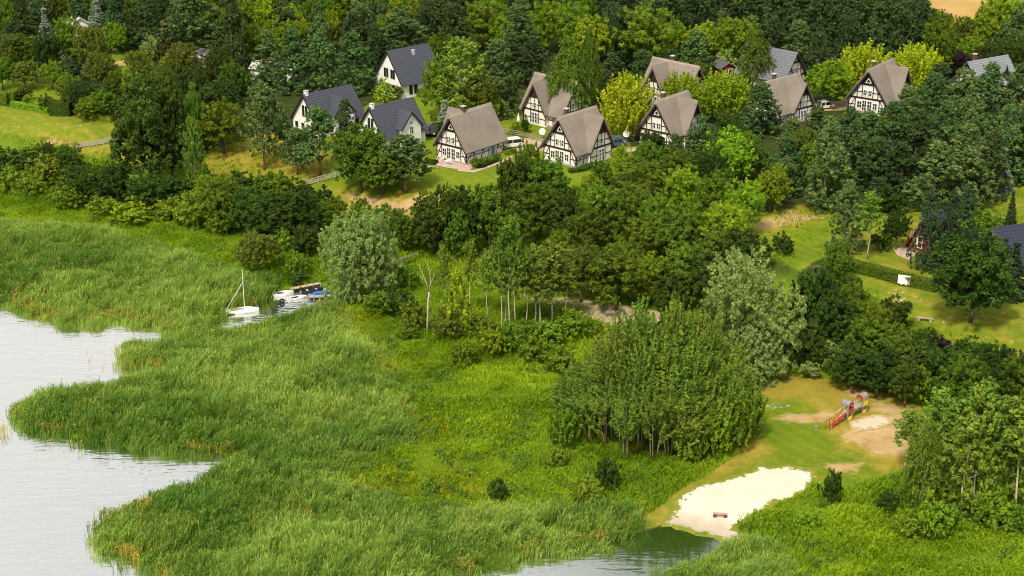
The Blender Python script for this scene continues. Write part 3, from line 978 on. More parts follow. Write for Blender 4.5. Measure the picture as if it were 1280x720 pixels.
def reed_bed(name, polys, dens, hgt, seed):
    rng = np.random.RandomState(seed)
    XY = [scatter(p, 1.5, soft=1.8) for p in polys]
    tx = np.concatenate([q[0] for q in XY]); ty = np.concatenate([q[1] for q in XY]); D = np.concatenate([q[2] for q in XY])
    per = int(dens / 1.5)
    k = sdist(tx, ty, INLET) < .3
    tx, ty, D = tx[k], ty[k], D[k]
    n = len(tx); ex = lambda a: np.repeat(a, per)
    big = fbm(tx, ty, 14, 2); mid = fbm(tx, ty, 4.5, 2)
    th = hgt * (.46 + .55 * big + .60 * (mid - .3)) * (.72 + .56 * rng.rand(n)) * np.where(dlake(tx, ty) > -5, .55 + .45 * sstep(-.8, 2.0, D), .32 + .68 * sstep(-1.5, 5.0, D))
    wd = .16 + .34 * (fbm(tx + 300, ty, 9, 2) - .3); an = (fbm(tx, ty + 200, 11, 2) - .5) * 3.0
    tl = np.stack([np.cos(an) * wd, np.sin(an) * wd * .6], 1) + rng.randn(n, 2) * .10
    tt = .14 * (1 - sstep(0, 8, D)) * (dlake(tx, ty) < -5) - .30 + 1.15 * fbm(tx + 30, ty + 11, 11, 3) + .42 * (rng.rand(n) - .5)
    off = rng.randn(n * per, 2) * .46
    X, Y = ex(tx) + off[:, 0], ex(ty) + off[:, 1]
    Z = np.maximum(Hf(X, Y), -.25)
    Hh = np.clip(ex(th) * (1.06 - .26 * np.minimum(1.3, np.hypot(off[:, 0], off[:, 1]) / .7)) * (.8 + .35 * rng.rand(n * per)), .4, 3.8)
    lean = np.repeat(tl, per, 0) + off * .20 + rng.randn(n * per, 2) * .07
    tone = np.clip(ex(tt) + .26 * (rng.rand(n * per) - .35), 0, 1)
    V, F, T = blades(X, Y, Z, Hh, lean, .06, 4, rng, tone, .60, .036, 1.05)
    return tag(link(bpy.data.objects.new(name, np_mesh(name, V, F, REEDM, T))),
               'dense green lake reeds along the shore, combed by the wind', 'reeds', kind='stuff')


REED_ISLET = [(150, 436), (186, 428), (192, 448), (156, 458)]
REED_JOIN = [(198, 404), (256, 406), (292, 391), (275, 400), (262, 412), (268, 420), (300, 423), (240, 432), (205, 438), (216, 420)]
reed_bed('reed_bed', [REED_UP, REED_MAIN, REED_COVE, REED_JOIN, REED_ISLET], 45, 2.3, 3)

# yellowed reed stems at the water's edge and lone stalks in the shallows
rng = np.random.RandomState(8)
Xs, Ys = [], []
for p in (REED_UP, REED_MAIN):
    X, Y, D = scatter(p, 22)
    k = (D < 1.4) & (dlake(X, Y) > -1.8) & (fbm(X, Y, 5, 2) > .42)
    Xs.append(X[k]); Ys.append(Y[k])
for p, dn in (([(136, 436), (195, 426), (200, 456), (146, 466), (138, 455)], 1.6), ([(-20, 520), (10, 524), (8, 548), (-20, 550)], 3), ([(105, 440), (140, 435), (140, 462), (108, 458)], .5),
              ([(190, 470), (195, 440), (210, 430), (205, 470)], 8), ([(50, 545), (110, 556), (110, 566), (50, 558)], .5), ([(118, 640), (136, 636), (128, 690), (112, 690)], 2.)):
    X, Y, D = scatter(p, dn); Xs.append(X); Ys.append(Y)
X = np.concatenate(Xs); Y = np.concatenate(Ys)
V0, F0, T0 = blades(X, Y, np.full(len(X), -.1), .7 + .9 * rng.rand(len(X)), rng.randn(len(X), 2) * .12, .06, 3, rng, rng.rand(len(X)), .6, .05)
Xs, Ys = [], []
for p in (REED_UP, REED_MAIN, REED_COVE):                    # last year's straw-coloured stalks among the green
    X, Y, D = scatter(p, 1.1); k = fbm(X, Y + 70, 7, 3) > .53; Xs.append(X[k]); Ys.append(Y[k])
X = np.concatenate(Xs); Y = np.concatenate(Ys)
V, F, T = blades(X, Y, np.maximum(Hf(X, Y), -.2), 1.7 + 1.0 * rng.rand(len(X)), np.stack([.22 + .15 * rng.randn(len(X)), .15 * rng.randn(len(X))], 1), .05, 2, rng, rng.rand(len(X)), .5, .03)
V = np.concatenate([V0, V]); F = np.arange(len(V)).reshape(-1, 4); T = np.concatenate([T0, T])
tag(link(bpy.data.objects.new('dry_reeds', np_mesh('dry_reeds', V, F, RYELM, T))), 'thin yellowed reed stalks standing at the water edge', 'reeds', kind='stuff')

# meadow of weeds between the reeds and the bank
MEADOW = [(-140, 250), (0, 234), (60, 250), (140, 268), (260, 285), (330, 300), (420, 305), (500, 318), (560, 355), (690, 395), (720, 470), (700, 560), (760, 585), (880, 580), (945, 545), (940, 572), (860, 606), (815, 648), (720, 644), (640, 648),
          (520, 648), (440, 608), (505, 556), (490, 510), (462, 455), (415, 400), (398, 398), (412, 388), (418, 362), (405, 352), (350, 350), (300, 350), (220, 330), (140, 304), (40, 292), (-140, 296)]
MEAD2 = [(925, 676), (945, 640), (1000, 622), (1040, 600), (1120, 590), (1320, 560), (1320, 800), (990, 800), (985, 700), (950, 690)]
BEACH_PX = [(820, 652), (848, 618), (880, 600), (925, 588), (952, 576), (962, 584), (990, 582), (1020, 586), (1024, 600), (1012, 612), (996, 622), (975, 630), (956, 642), (938, 652), (915, 660), (930, 672), (936, 682), (920, 676), (890, 668), (860, 658)]
KEEPOFF = [pxpoly(LAWNS[4]), pxpoly(BEACH_PX)]
MEAD3 = [(940, 468), (1010, 460), (1085, 470), (1150, 500), (1150, 516), (1080, 484), (1000, 476), (940, 480)]


def meadow(name, polys, dens, hgt, seed, mat, sel=None):
    rng = np.random.RandomState(seed)
    XY = [scatter(p, dens, soft=9.0) for p in polys]
    X = np.concatenate([q[0] for q in XY]); Y = np.concatenate([q[1] for q in XY])
    k = dlake(X, Y) < -.4
    for q in KEEPOFF: k &= sdist(X, Y, q) < .2
    if sel is not None: k &= sel(X, Y)
    X, Y = X[k], Y[k]
    Z = Hf(X, Y)
    cl = fbm(X, Y, 3.2, 3); big = fbm(X + 90, Y, 16, 2)
    Hh = hgt * np.clip(.25 + 1.5 * (cl - .25) * (.5 + big), .2, 2.2) * (.7 + .6 * rng.rand(len(X)))
    an = (fbm(X, Y + 500, 8, 2) - .5) * 9
    lean = np.stack([np.cos(an), np.sin(an)], 1) * .30 + rng.randn(len(X), 2) * .2
    tone = np.clip(-.15 + 1.1 * fbm(X + 400, Y, 8, 4) + .5 * (rng.rand(len(X)) - .4), 0, 1)
    V, F, T = blades(X, Y, Z, Hh, lean, .07, 4, rng, tone, .95, .050, .8)
    return link(bpy.data.objects.new(name, np_mesh(name, V, F, mat, T)))


tag(meadow('meadow_grass', [MEADOW, MEAD2, MEAD3], 24, .85, 21, MEADM), 'tall yellow-green weeds and grass of the wet meadow', 'meadow', kind='stuff')
YEL = [[(395, 440), (440, 430), (470, 490), (440, 500), (400, 470)], [(440, 590), (520, 598), (600, 606), (610, 620), (540, 628), (450, 612)], [(480, 520), (540, 520), (560, 560), (500, 560)], [(410, 400), (470, 392), (480, 410), (420, 420)],
       [(540, 612), (562, 612), (562, 632), (540, 632)]]
tag(meadow('yellow_meadow_flowers', YEL, 8, .8, 31, MYELM, lambda X, Y: fbm(X, Y, 4, 3) > .47), 'yellow blossoming weeds scattered in the wet meadow', 'meadow flowers', kind='stuff')
# short rough grass at the edges of the lawns
ROUGH = [[(240, 185), (430, 160), (440, 222), (380, 236), (300, 228), (240, 222)], [(-100, 162), (60, 172), (150, 186), (156, 202), (60, 200), (-100, 180)], [(1150, 250), (1320, 230), (1320, 300), (1200, 290)], [(1060, 340), (1120, 385), (1200, 425), (1320, 452), (1320, 470), (1180, 432), (1090, 395)],
         [(915, 268), (1050, 258), (1060, 320), (1000, 340), (930, 310)]]
rng = np.random.RandomState(77)
XY = [scatter(p, 5, px=False) for p in [pxpoly(q) for q in ROUGH]]
X = np.concatenate([q[0] for q in XY]); Y = np.concatenate([q[1] for q in XY])
k = fbm(X, Y, 5, 3) > .47
X, Y = X[k], Y[k]
V, F, T = blades(X, Y, Hf(X, Y), .18 + .3 * rng.rand(len(X)), rng.randn(len(X), 2) * .35, .08, 3, rng, np.clip(fbm(X, Y, 6, 2) + .4 * (rng.rand(len(X)) - .5), 0, 1), 1.2, .07)
tag(link(bpy.data.objects.new('rough_grass', np_mesh('rough_grass', V, F, MEADM, T))), 'rough unmown grass at the edges of the lawns', 'grass', kind='stuff')

# broad-leaved weeds standing in clumps in the meadow
rng = np.random.RandomState(301)
wx_, wy_ = [], []
for p, dn in ((MEADOW, .10), (MEAD2, .16)):
    X, Y, D = scatter(p, dn)
    k = (dlake(X, Y) < -1.5) & (fbm(X, Y, 9, 2) > .40)
    for q in KEEPOFF: k &= sdist(X, Y, q) < -1.0
    wx_.append(X[k]); wy_.append(Y[k])
X = np.concatenate(wx_); Y = np.concatenate(wy_)
kk = 9
cx_ = np.repeat(X, kk) + rng.randn(len(X) * kk) * .55; cy_ = np.repeat(Y, kk) + rng.randn(len(X) * kk) * .45
C = np.stack([cx_, cy_, Hf(cx_, cy_) + .15], 1)
A = np.concatenate([rng.randn(len(C), 2) * .35, np.ones((len(C), 1))], 1)
V, F, T = sprays(rng, C, A, .5 + .9 * rng.rand(len(C)), .28, 15, .13)
tag(link(bpy.data.objects.new('meadow_weeds', np_mesh('meadow_weeds', V, F, LEAF['aspen'], T))), 'leafy clumps of tall weeds scattered through the wet meadow', 'weeds', kind='stuff')
# ------------------------------------------------------------------ houses
PLASTER = plain('white_plaster', (.78, .75, .70), .9, .05, 1.5, bmp=.1, c2=(.70, .66, .60))
WHITE = plain('white_render', (.84, .84, .83), .9, .04, 1.0, bmp=.08, c2=(.75, .75, .74))
TIMBER = plain('dark_timber', (.040, .018, .014), .8, .3, 4)
BTIMBER = plain('black_timber', (.018, .015, .015), .8, .3, 4)
WFRAME = plain('white_window_frame', (.80, .80, .78), .5, .03)
BRICK = plain('chimney_brick', (.15, .055, .050), .9, .3, 6, bmp=.3)
LEAD = plain('chimney_cap', (.45, .44, .43), .7, .1)
BLUED = plain('blue_door', (.10, .22, .36), .6, .1)
DDOOR = plain('dark_door', (.03, .025, .025), .5, .1)
REDW = plain('red_boards', (.30, .030, .022), .75, .2, 5)
STONE = plain('plinth_stone', (.40, .34, .29), .9, .2, 3)
WOODF = plain('weathered_wood', (.30, .25, .18), .9, .25, 3)
GWOOD = plain('grey_wood', (.40, .37, .32), .9, .2, 3)
METAL = plain('grey_metal', (.50, .50, .52), .4, .1, metallic=.6)


def pane_mat():
    m, nt, out = nodes('window_glass')
    p = N(nt, 'BsdfPrincipled'); p.inputs['Base Color'].default_value = (.020, .022, .026, 1); p.inputs['Roughness'].default_value = .08
    nt.links.new(p.outputs[0], out.inputs[0]); return m


PANE = pane_mat()


def thatch_mat(name, c1, c2):
    m, nt, out = nodes(name)
    p = N(nt, 'BsdfPrincipled'); p.inputs['Roughness'].default_value = .95; p.inputs['Specular IOR Level'].default_value = .15
    tc = N(nt, 'TexCoord').outputs['Object']
    mp = N(nt, 'Mapping'); mp.inputs['Scale'].default_value = (5, 5, .6); nt.links.new(tc, mp.inputs[0])
    f = noise(nt, mp.outputs[0], 1.2, 5, .7); g = noise(nt, tc, .35, 4)
    c = mixc(nt, math_(nt, 'MULTIPLY_ADD', f, 2.2, -.6, clamp=True), c1, c2)
    c = mixc(nt, math_(nt, 'MULTIPLY_ADD', g, 2.6, -1.05, clamp=True), c, tuple(x * .86 for x in c1))
    # a little moss
    k = noise(nt, tc, .8, 5, .7)
    c = mixc(nt, math_(nt, 'MULTIPLY_ADD', k, 5, -3.3, clamp=True), c, (.20, .185, .13))
    nt.links.new(c, p.inputs['Base Color'])
    nt.links.new(bump(nt, f, .7, .12), p.inputs['Normal'])
    nt.links.new(p.outputs[0], out.inputs[0]); return m


def tile_mat(name, c1, c2, pitch=.42):
    m, nt, out = nodes(name)
    p = N(nt, 'BsdfPrincipled'); p.inputs['Roughness'].default_value = .55; p.inputs['Specular IOR Level'].default_value = .35
    tc = N(nt, 'TexCoord').outputs['Object']
    w = N(nt, 'TexWave'); w.wave_type = 'BANDS'; w.bands_direction = 'Z'; w.wave_profile = 'SAW'
    w.inputs['Scale'].default_value = .314 / pitch; w.inputs['Distortion'].default_value = .15
    nt.links.new(tc, w.inputs['Vector'])
    mp = N(nt, 'Mapping'); mp.inputs['Scale'].default_value = (3.2, 3.2, 2.4); nt.links.new(tc, mp.inputs[0])
    f = noise(nt, mp.outputs[0], 1.0, 2)
    c = mixc(nt, f, c1, c2)
    c = mixc(nt, math_(nt, 'MULTIPLY_ADD', w.outputs['Fac'], -4.5, 1.0, clamp=True), c, tuple(x * .4 for x in c1))
    nt.links.new(c, p.inputs['Base Color'])
    nt.links.new(bump(nt, w.outputs['Fac'], .6, .06), p.inputs['Normal'])
    nt.links.new(p.outputs[0], out.inputs[0]); return m


THATCH = thatch_mat('thatch', (.196, .166, .143), (.276, .236, .205))
RIDGE = thatch_mat('thatch_ridge', (.26, .23, .19), (.38, .34, .28))
SLATE = tile_mat('slate_tiles', (.040, .045, .064), (.070, .077, .102))
GSLATE = tile_mat('grey_tiles', (.17, .19, .22), (.26, .28, .31))
DSLATE = tile_mat('dark_grey_tiles', (.105, .118, .140), (.170, .188, .212))
BSLATE = tile_mat('blue_tiles', (.020, .025, .050), (.033, .039, .072))


class Face:
    """a wall plane in a house's own coordinates: u along the wall, z up, d outwards"""
    def __init__(s, o, u, n): s.o, s.u, s.n = Vector((*o, 0)), Vector((*u, 0)), Vector((*n, 0))
    def p(s, u, z, d=0): return s.o + s.u * u + s.n * d + Vector((0, 0, z))
    def box(s, mb, u0, u1, z0, z1, d0, d1):
        m = Matrix((s.u, s.n, (0, 0, 1))).transposed()
        mb.box(s.p((u0 + u1) / 2, (z0 + z1) / 2, (d0 + d1) / 2), (abs(u1 - u0), abs(d1 - d0), abs(z1 - z0)), m)
    def brace(s, mb, u0, z0, u1, z1, w, d1):
        a, b = s.p(u0, z0, d1 / 2), s.p(u1, z1, d1 / 2)
        d = (b - a).normalized(); side = d.cross(s.n).normalized()
        m = Matrix((side, s.n, d)).transposed()
        mb.box((a + b) / 2, (w, d1, (b - a).length), m)
    def window(s, root, u, z, w, h, cols=2, rows=1, frame=None, bar=.09, nm='window', pane=None):
        mb = MB(); b = bar
        s.box(mb, u - w / 2, u - w / 2 + b, z, z + h, -.05, .085); s.box(mb, u + w / 2 - b, u + w / 2, z, z + h, -.05, .085)
        s.box(mb, u - w / 2 + b, u + w / 2 - b, z, z + b, -.05, .083); s.box(mb, u - w / 2 + b, u + w / 2 - b, z + h - b, z + h, -.05, .083)
        for i in range(1, cols):
            x = u - w / 2 + w * i / cols; s.box(mb, x - b * .42, x + b * .42, z + b, z + h - b, -.03, .079)
        for j in range(1, rows):
            y = z + h * j / rows; s.box(mb, u - w / 2 + b, u + w / 2 - b, y - b * .3, y + b * .3, -.03, .073)
        o = mb.build(nm, frame or WFRAME, root)
        pm = MB(); s.box(pm, u - w / 2 + b * .5, u + w / 2 - b * .5, z + b * .5, z + h - b * .5, -.02, .055)
        pm.build('pane', pane or PANE, o)
        return o
    def tri_window(s, root, u, z, w, h):
        mb = MB()
        a, b, c = s.p(u - w / 2, z, .06), s.p(u + w / 2, z, .06), s.p(u, z + h, .06)
        for p, q in ((a, b), (b, c), (c, a)): mb.bar(p, q, .11, .12)
        o = mb.build('window', WFRAME, root)
        t = MB(); n = s.n
        q = [a, b, c]
        t.add([v - n * .1 for v in q] + [v + n * .01 for v in q], [(0, 2, 1), (3, 4, 5), (0, 1, 4, 3), (1, 2, 5, 4), (2, 0, 3, 5)])
        t.build('pane', PANE, o)
        return o
    def door(s, root, u, z, w, h, mat):
        mb = MB(); s.box(mb, u - w / 2, u + w / 2, z, z + h, -.05, .07)
        d = mb.build('door', mat, root)
        f = MB()
        s.box(f, u - w / 2 - .1, u - w / 2, z, z + h, -.05, .10); s.box(f, u + w / 2, u + w / 2 + .1, z, z + h, -.05, .10); s.box(f, u - w / 2 - .1, u + w / 2 + .1, z + h, z + h + .1, -.05, .102)
        f.build('door_frame', WFRAME, d)
        hnd = MB(); s.box(hnd, u + w * .3, u + w * .38, z + h * .45, z + h * .5, .07, .12); hnd.build('handle', METAL, d)


def chevron(W, he, hr, ov, t):
    """roof cross section: outer line t above the wall line, going ov past the wall"""
    hw, rise = W / 2, hr - he
    L = math.hypot(hw, rise); sx, sz = hw / L, -rise / L; nx_, nz_ = rise / L, hw / L
    off = .03
    def pt(sgn, o, k): return (sgn * (hw + sx * ov + nx_ * o), he + sz * ov + nz_ * o) if k else (0, hr + o / nz_)
    return [pt(-1, t, 1), pt(-1, t, 0), pt(1, t, 1), pt(1, off, 1), pt(1, off, 0), pt(-1, off, 1)]


def half_timbered(label, px, py, yaw, W=7.0, L=10.5, he=2.6, hr=8.3, dorm=0, dy=.2, dw=4.6, chim=(0.0, -.30), timber=None, roofm=None, roof_t=.34, gable_win='tri', name='timbered_house',
                  door=None, back=True, boardz=5.35, group='thatched timber-framed houses'):
    timber = timber or TIMBER; roofm = roofm or THATCH
    x, y, z = at(px, py)
    root = empty(name, (x, y, z), R(yaw))
    tag(root, label, 'house', group)
    hw, hl = W / 2, L / 2
    pent = [(-hw, -.8), (hw, -.8), (hw, he), (0, hr), (-hw, he)]
    MB().prism(pent, 'y', -hl, hl).build('wall', PLASTER, root)
    MB().prism([(-hw - .06, -.7), (hw + .06, -.7), (hw + .06, .28), (-hw - .06, .28)], 'y', -hl - .06, hl + .06).build('plinth', STONE, root)
    F = Face((0, -hl), (1, 0), (0, -1)); B = Face((0, hl), (-1, 0), (0, 1)); Rt = Face((hw, 0), (0, 1), (1, 0)); Lf = Face((-hw, 0), (0, -1), (-1, 0))
    PJ = .72
    hwz = lambda q: hw * (hr - q) / (hr - he) if q > he else hw
    tb = MB()
    for fc in (F, B):
        # ground storey
        for u in (-hw + .09, -hw * .64, hw * .64, hw - .09):
            fc.box(tb, u - .09, u + .09, .28, he, 0, .040)
        fc.box(tb, -hw, hw, he - .02, he + .30, 0, .075)
        fc.box(tb, -hw, -hw * .62, 1.25, 1.40, 0, .052); fc.box(tb, hw * .62, hw, 1.25, 1.40, 0, .052)
        fc.brace(tb, -hw + .1, .3, -hw * .66, he, .15, .030); fc.brace(tb, hw - .1, .3, hw * .66, he, .15, .030)
        # upper storey
        for u in (-2.15, -1.15, 1.05, 2.05):
            zt = min(boardz, he + (hr - he) * (1 - (abs(u) + .1) / hw) - .1)
            if zt > he + .5: fc.box(tb, u - .085, u + .085, he + .28, zt, 0, .040)
        zq = he + 1.25; fc.box(tb, -hwz(zq + .1) + .05, hwz(zq + .1) - .05, zq, zq + .15, 0, .053)
        zq = boardz; fc.box(tb, -hwz(zq + .2) + .03, hwz(zq + .2) - .03, zq - .05, zq + .2, 0, .10)
        # dark boarding above, and barge boards under the roof edge
        a = hwz(boardz + .02) - .05; n = fc.n
        tri = [fc.p(-a, boardz + .1, 0), fc.p(a, boardz + .1, 0), fc.p(0, hr - .03, 0)]
        MB().add([v - n * .02 for v in tri] + [v + n * .07 for v in tri], [(0, 2, 1), (3, 4, 5), (0, 1, 4, 3), (1, 2, 5, 4), (2, 0, 3, 5)]).build('gable_boarding', timber, root)
        for sgn in (-1, 1):
            p0 = fc.p(sgn * (hw + .42), he - .42, .46); p1 = fc.p(sgn * .02, hr + .18, .46)
            d = (p1 - p0).normalized()
            m = Matrix((d.cross(n), n, d)).transposed()
            MB().box((p0 + p1) / 2 - d.cross(n) * (.16 * (1 if (d.cross(n)).z > 0 else -1)), (.40, .07, (p1 - p0).length), m).build('barge_board', timber, root)
    nposts = max(4, int(L / 1.75))
    for fc in (Rt, Lf):
        for i in range(nposts + 1):
            u = -hl + .09 + (L - .18) * i / nposts
            fc.box(tb, u - .085, u + .085, .28, he - .02, 0, .040)
        fc.box(tb, -hl, hl, he - .30, he - .10, 0, .072); fc.box(tb, -hl, hl, 1.2, 1.34, 0, .052)
        st = (L - .18) / nposts
        fc.brace(tb, -hl + .1, .3, -hl + st, 2.4, .14, .030); fc.brace(tb, hl - .1, .3, hl - st, 2.4, .14, .030)
    tb.build('timber_frame', timber, root)
    # roof
    rf = MB().prism(chevron(W, he, hr, .75, roof_t), 'y', -hl - .62, hl + .62)
    roof = rf.build('roof', roofm, root, bevel=.10 if roof_t > .2 else .02)
    rg = MB(); rz = hr + roof_t / (hw / math.hypot(hw, hr - he))
    if roof_t > .2:
        rg.prism([(-.34, rz - .52), (0, rz + .07), (.34, rz - .52), (.2, rz - .75), (-.2, rz - .75)], 'y', -hl - .64, hl + .64)
        rg.build('ridge_cap', RIDGE, roof, bevel=.05)
    # chimney
    cx, cy = chim[0], chim[1] * L
    ch = MB().box((cx, cy, hr - .2), (.62, .62, 3.0)).build('chimney', BRICK, roof)
    MB().box((cx, cy, hr + 1.37), (.80, .80, .14)).build('chimney_cap', LEAD, ch)
    # windows and doors of the front gable
    F.window(root, -1.55, .75, 1.0, 1.35, 2, 2); F.window(root, -.55, .30, .95, 2.05, 2, 3, nm='glazed_door'); F.window(root, .50, .30, .95, 2.05, 2, 3, nm='glazed_door'); F.window(root, 1.6, .8, .95, 1.25, 2, 2)
    F.window(root, -.55, he + .62, .8, 1.15, 2, 2); F.window(root, .45, he + .62, .8, 1.15, 2, 2)
    F.tri_window(root, 0, boardz + .45, 1.15, .85)
    for u in (-hl + 2.0, -hl + 4.4, hl - 1.6):
        Rt.window(root, u, .95, .95, 1.0, 2, 2)
    Lf.window(root, 0, .95, .95, 1.0, 2, 2)
    if door: Rt.door(root, hl - 3.0, .3, 1.0, 2.05, door)
    # cross gables
    for sgn in ([1] if dorm == 1 else [-1] if dorm == -1 else [1, -1] if dorm == 2 else []):
        yd = dy * L; dh = hr - .35; dh2 = dw / 2
        wall = MB().prism([(yd - dh2, -.7), (yd + dh2, -.7), (yd + dh2, he), (yd, dh), (yd - dh2, he)], 'x', sgn * .4, sgn * (hw + PJ))
        dg = wall.build('cross_gable', PLASTER, root)
        fc = Face((sgn * (hw + PJ), yd), (0, sgn), (sgn, 0))
        t = MB(); g = MB()
        hz2 = lambda q: dh2 * (dh - q) / (dh - he) if q > he else dh2
        for u in (-dh2 + .09, -dh2 * .38, dh2 * .38, dh2 - .09): fc.box(t, u - .085, u + .085, .28, he, 0, .040)
        fc.box(t, -dh2, dh2, he - .02, he + .28, 0, .073); fc.box(t, -dh2, dh2, 1.2, 1.33, 0, .052)
        for u in (-.95, 0, .95): fc.box(t, u - .08, u + .08, he + .28, min(boardz - .3, he + (dh - he) * (1 - (abs(u) + .1) / dh2) - .1), 0, .040)
        zq = he + 1.15; fc.box(t, -hz2(zq + .1) + .04, hz2(zq + .1) - .04, zq, zq + .14, 0, .053)
        bz = boardz - .3; a = hz2(bz) - .05; n = fc.n
        tri = [fc.p(-a, bz, 0), fc.p(a, bz, 0), fc.p(0, dh - .03, 0)]
        g.add([v - n * .02 for v in tri] + [v + n * .07 for v in tri], [(0, 2, 1), (3, 4, 5), (0, 1, 4, 3), (1, 2, 5, 4), (2, 0, 3, 5)])
        for s2 in (-1, 1):
            p0 = fc.p(s2 * (dh2 + .30), he - .42, .40); p1 = fc.p(s2 * .02, dh + .12, .40)
            d = (p1 - p0).normalized(); m = Matrix((d.cross(n), n, d)).transposed()
            MB().box((p0 + p1) / 2 - d.cross(n) * (.14 * (1 if (d.cross(n)).z > 0 else -1)), (.34, .07, (p1 - p0).length), m).build('barge_board', timber, dg)
        t.build('timber_frame', timber, dg); g.build('gable_boarding', timber, dg)
        pr = [(yd + a_, b_) for a_, b_ in chevron(dw, he, dh, .55, roof_t * .9)]
        MB().prism(pr, 'x', sgn * .15, sgn * (hw + PJ + .55)).build('cross_roof', roofm, root, bevel=.08 if roof_t > .2 else .02)
        fc.window(root, -.42, .30, .85, 2.0, 2, 3, nm='glazed_door'); fc.window(root, .48, .30, .85, 2.0, 2, 3, nm='glazed_door'); fc.window(root, 0, he + .55, 1.1, 1.05, 3, 2)
    return root


def white_house(label, px, py, yaw, W=7.4, L=10.5, he=2.9, hr=8.3, dorm=True, dy=.12, chim=(0, -.46), chm=None, tall=True, porch=False):
    x, y, z = at(px, py)
    root = empty('white_house', (x, y, z), R(yaw))
    tag(root, label, 'house', 'white houses with dark slate roofs')
    hw, hl = W / 2, L / 2
    MB().prism([(-hw, -.8), (hw, -.8), (hw, he), (0, hr), (-hw, he)], 'y', -hl, hl).build('wall', WHITE, root)
    F = Face((0, -hl), (1, 0), (0, -1)); Rt = Face((hw, 0), (0, 1), (1, 0)); Lf = Face((-hw, 0), (0, -1), (-1, 0)); B = Face((0, hl), (-1, 0), (0, 1))
    roof = MB().prism(chevron(W, he, hr, .75, .16), 'y', -hl - .45, hl + .45).build('roof', SLATE, root, bevel=.02)
    for fc in (F, B):
        for s in (-1, 1):
            p0 = fc.p(s * (hw + .36), he - .50, .40); p1 = fc.p(s * .01, hr + .06, .40); d = (p1 - p0).normalized()
            m = Matrix((d.cross(fc.n), fc.n, d)).transposed(); MB().box((p0 + p1) / 2, (.26, .14, (p1 - p0).length), m).build('barge_board', BTIMBER, roof)
    rz = hr + .16 / (hw / math.hypot(hw, hr - he))
    MB().prism([(-.16, rz - .2), (0, rz + .06), (.16, rz - .2)], 'y', -hl - .46, hl + .46).build('ridge_tile', SLATE, roof)
    ch = MB().box((chim[0], chim[1] * L, hr - .55 + chim[0] * -1.2), (.62, .62, 2.7)).build('chimney', chm or WHITE, roof)
    MB().box((chim[0], chim[1] * L, hr + .84 + chim[0] * -1.2), (.72, .72, .09)).build('chimney_cap', LEAD, ch)
    if tall:
        for u in (-.45, .45): F.window(root, u, he + .6, .62, 2.1, 1, 1, frame=BTIMBER, bar=.08)
        for u in (-.75, .75): F.window(root, u, .9, .8, 1.1, 1, 1, frame=BTIMBER, bar=.08)
        F.window(root, -2.6, .9, .8, 1.1, 1, 1, frame=BTIMBER, bar=.08)
    else:
        for u in (-1.25, -.45, .95, 1.7): F.window(root, u, he + .3, .62, 1.8, 1, 1, frame=BTIMBER, bar=.08)
        for u in (-1.6, .4, 1.6): F.window(root, u, .5, 1.0, 1.7, 2, 1, frame=BTIMBER, bar=.08)
    Rt.window(root, -hl + 2.0, .6, .75, 1.9, 1, 1, frame=BTIMBER, bar=.08); Rt.window(root, hl - 1.6, .6, 1.1, 1.9, 2, 1, frame=BTIMBER, bar=.08); Rt.window(root, -hl + 3.2, .6, .75, 1.9, 1, 1, frame=BTIMBER, bar=.08)
    Lf.window(root, 0, .8, 1.0, 1.2, 2, 1, frame=BTIMBER)
    # skylights / vents
    for s in ((1,) if tall else ()):
        pass
    if dorm:
        yd, dw, dh = dy * L, 4.6, hr - .95
        dz = dh - 2.6
        g = MB().prism([(yd - dw / 2, -.7), (yd + dw / 2, -.7), (yd + dw / 2, dz), (yd, dh), (yd - dw / 2, dz)], 'x', .5, hw + .62).build('dormer', WHITE, root)
        fc = Face((hw + .62, yd), (0, 1), (1, 0))
        fc.window(g, 0, dz - 1.3, .8, 1.35, 2, 2, bar=.07)
        a_ = MB(); a_.disc(fc.p(0, dz + .75, .04), .3, fc.n); a_.build('round_vent', GWOOD, g)
        fc.window(g, -.9, .3, .8, 1.9, 1, 1, frame=BTIMBER)
        pr = [(yd + a, b) for a, b in chevron(dw, dz, dh, .38, .15)]
        dr = MB().prism(pr, 'x', .2, hw + 1.02).build('dormer_roof', SLATE, root, bevel=.02)
        for s in (-1, 1):
            p0 = fc.p(s * (dw / 2 + .2), dz - .28, .36); p1 = fc.p(s * .01, dh + .06, .36); d = (p1 - p0).normalized()
            m = Matrix((d.cross(fc.n), fc.n, d)).transposed(); MB().box((p0 + p1) / 2, (.22, .12, (p1 - p0).length), m).build('barge_board', BTIMBER, dr)
        # a second dormer on the far slope shows only its ridge
        pr2 = [(yd + a, b) for a, b in chevron(dw, dz, dh, .38, .15)]
        MB().prism(pr2, 'x', -.2, -hw - .6).build('dormer_roof', SLATE, root, bevel=.02)
        MB().prism([(yd - dw / 2, 1.), (yd + dw / 2, 1.), (yd + dw / 2, dz), (yd, dh), (yd - dw / 2, dz)], 'x', -.5, -hw - .3).build('dormer', WHITE, root)
    return root


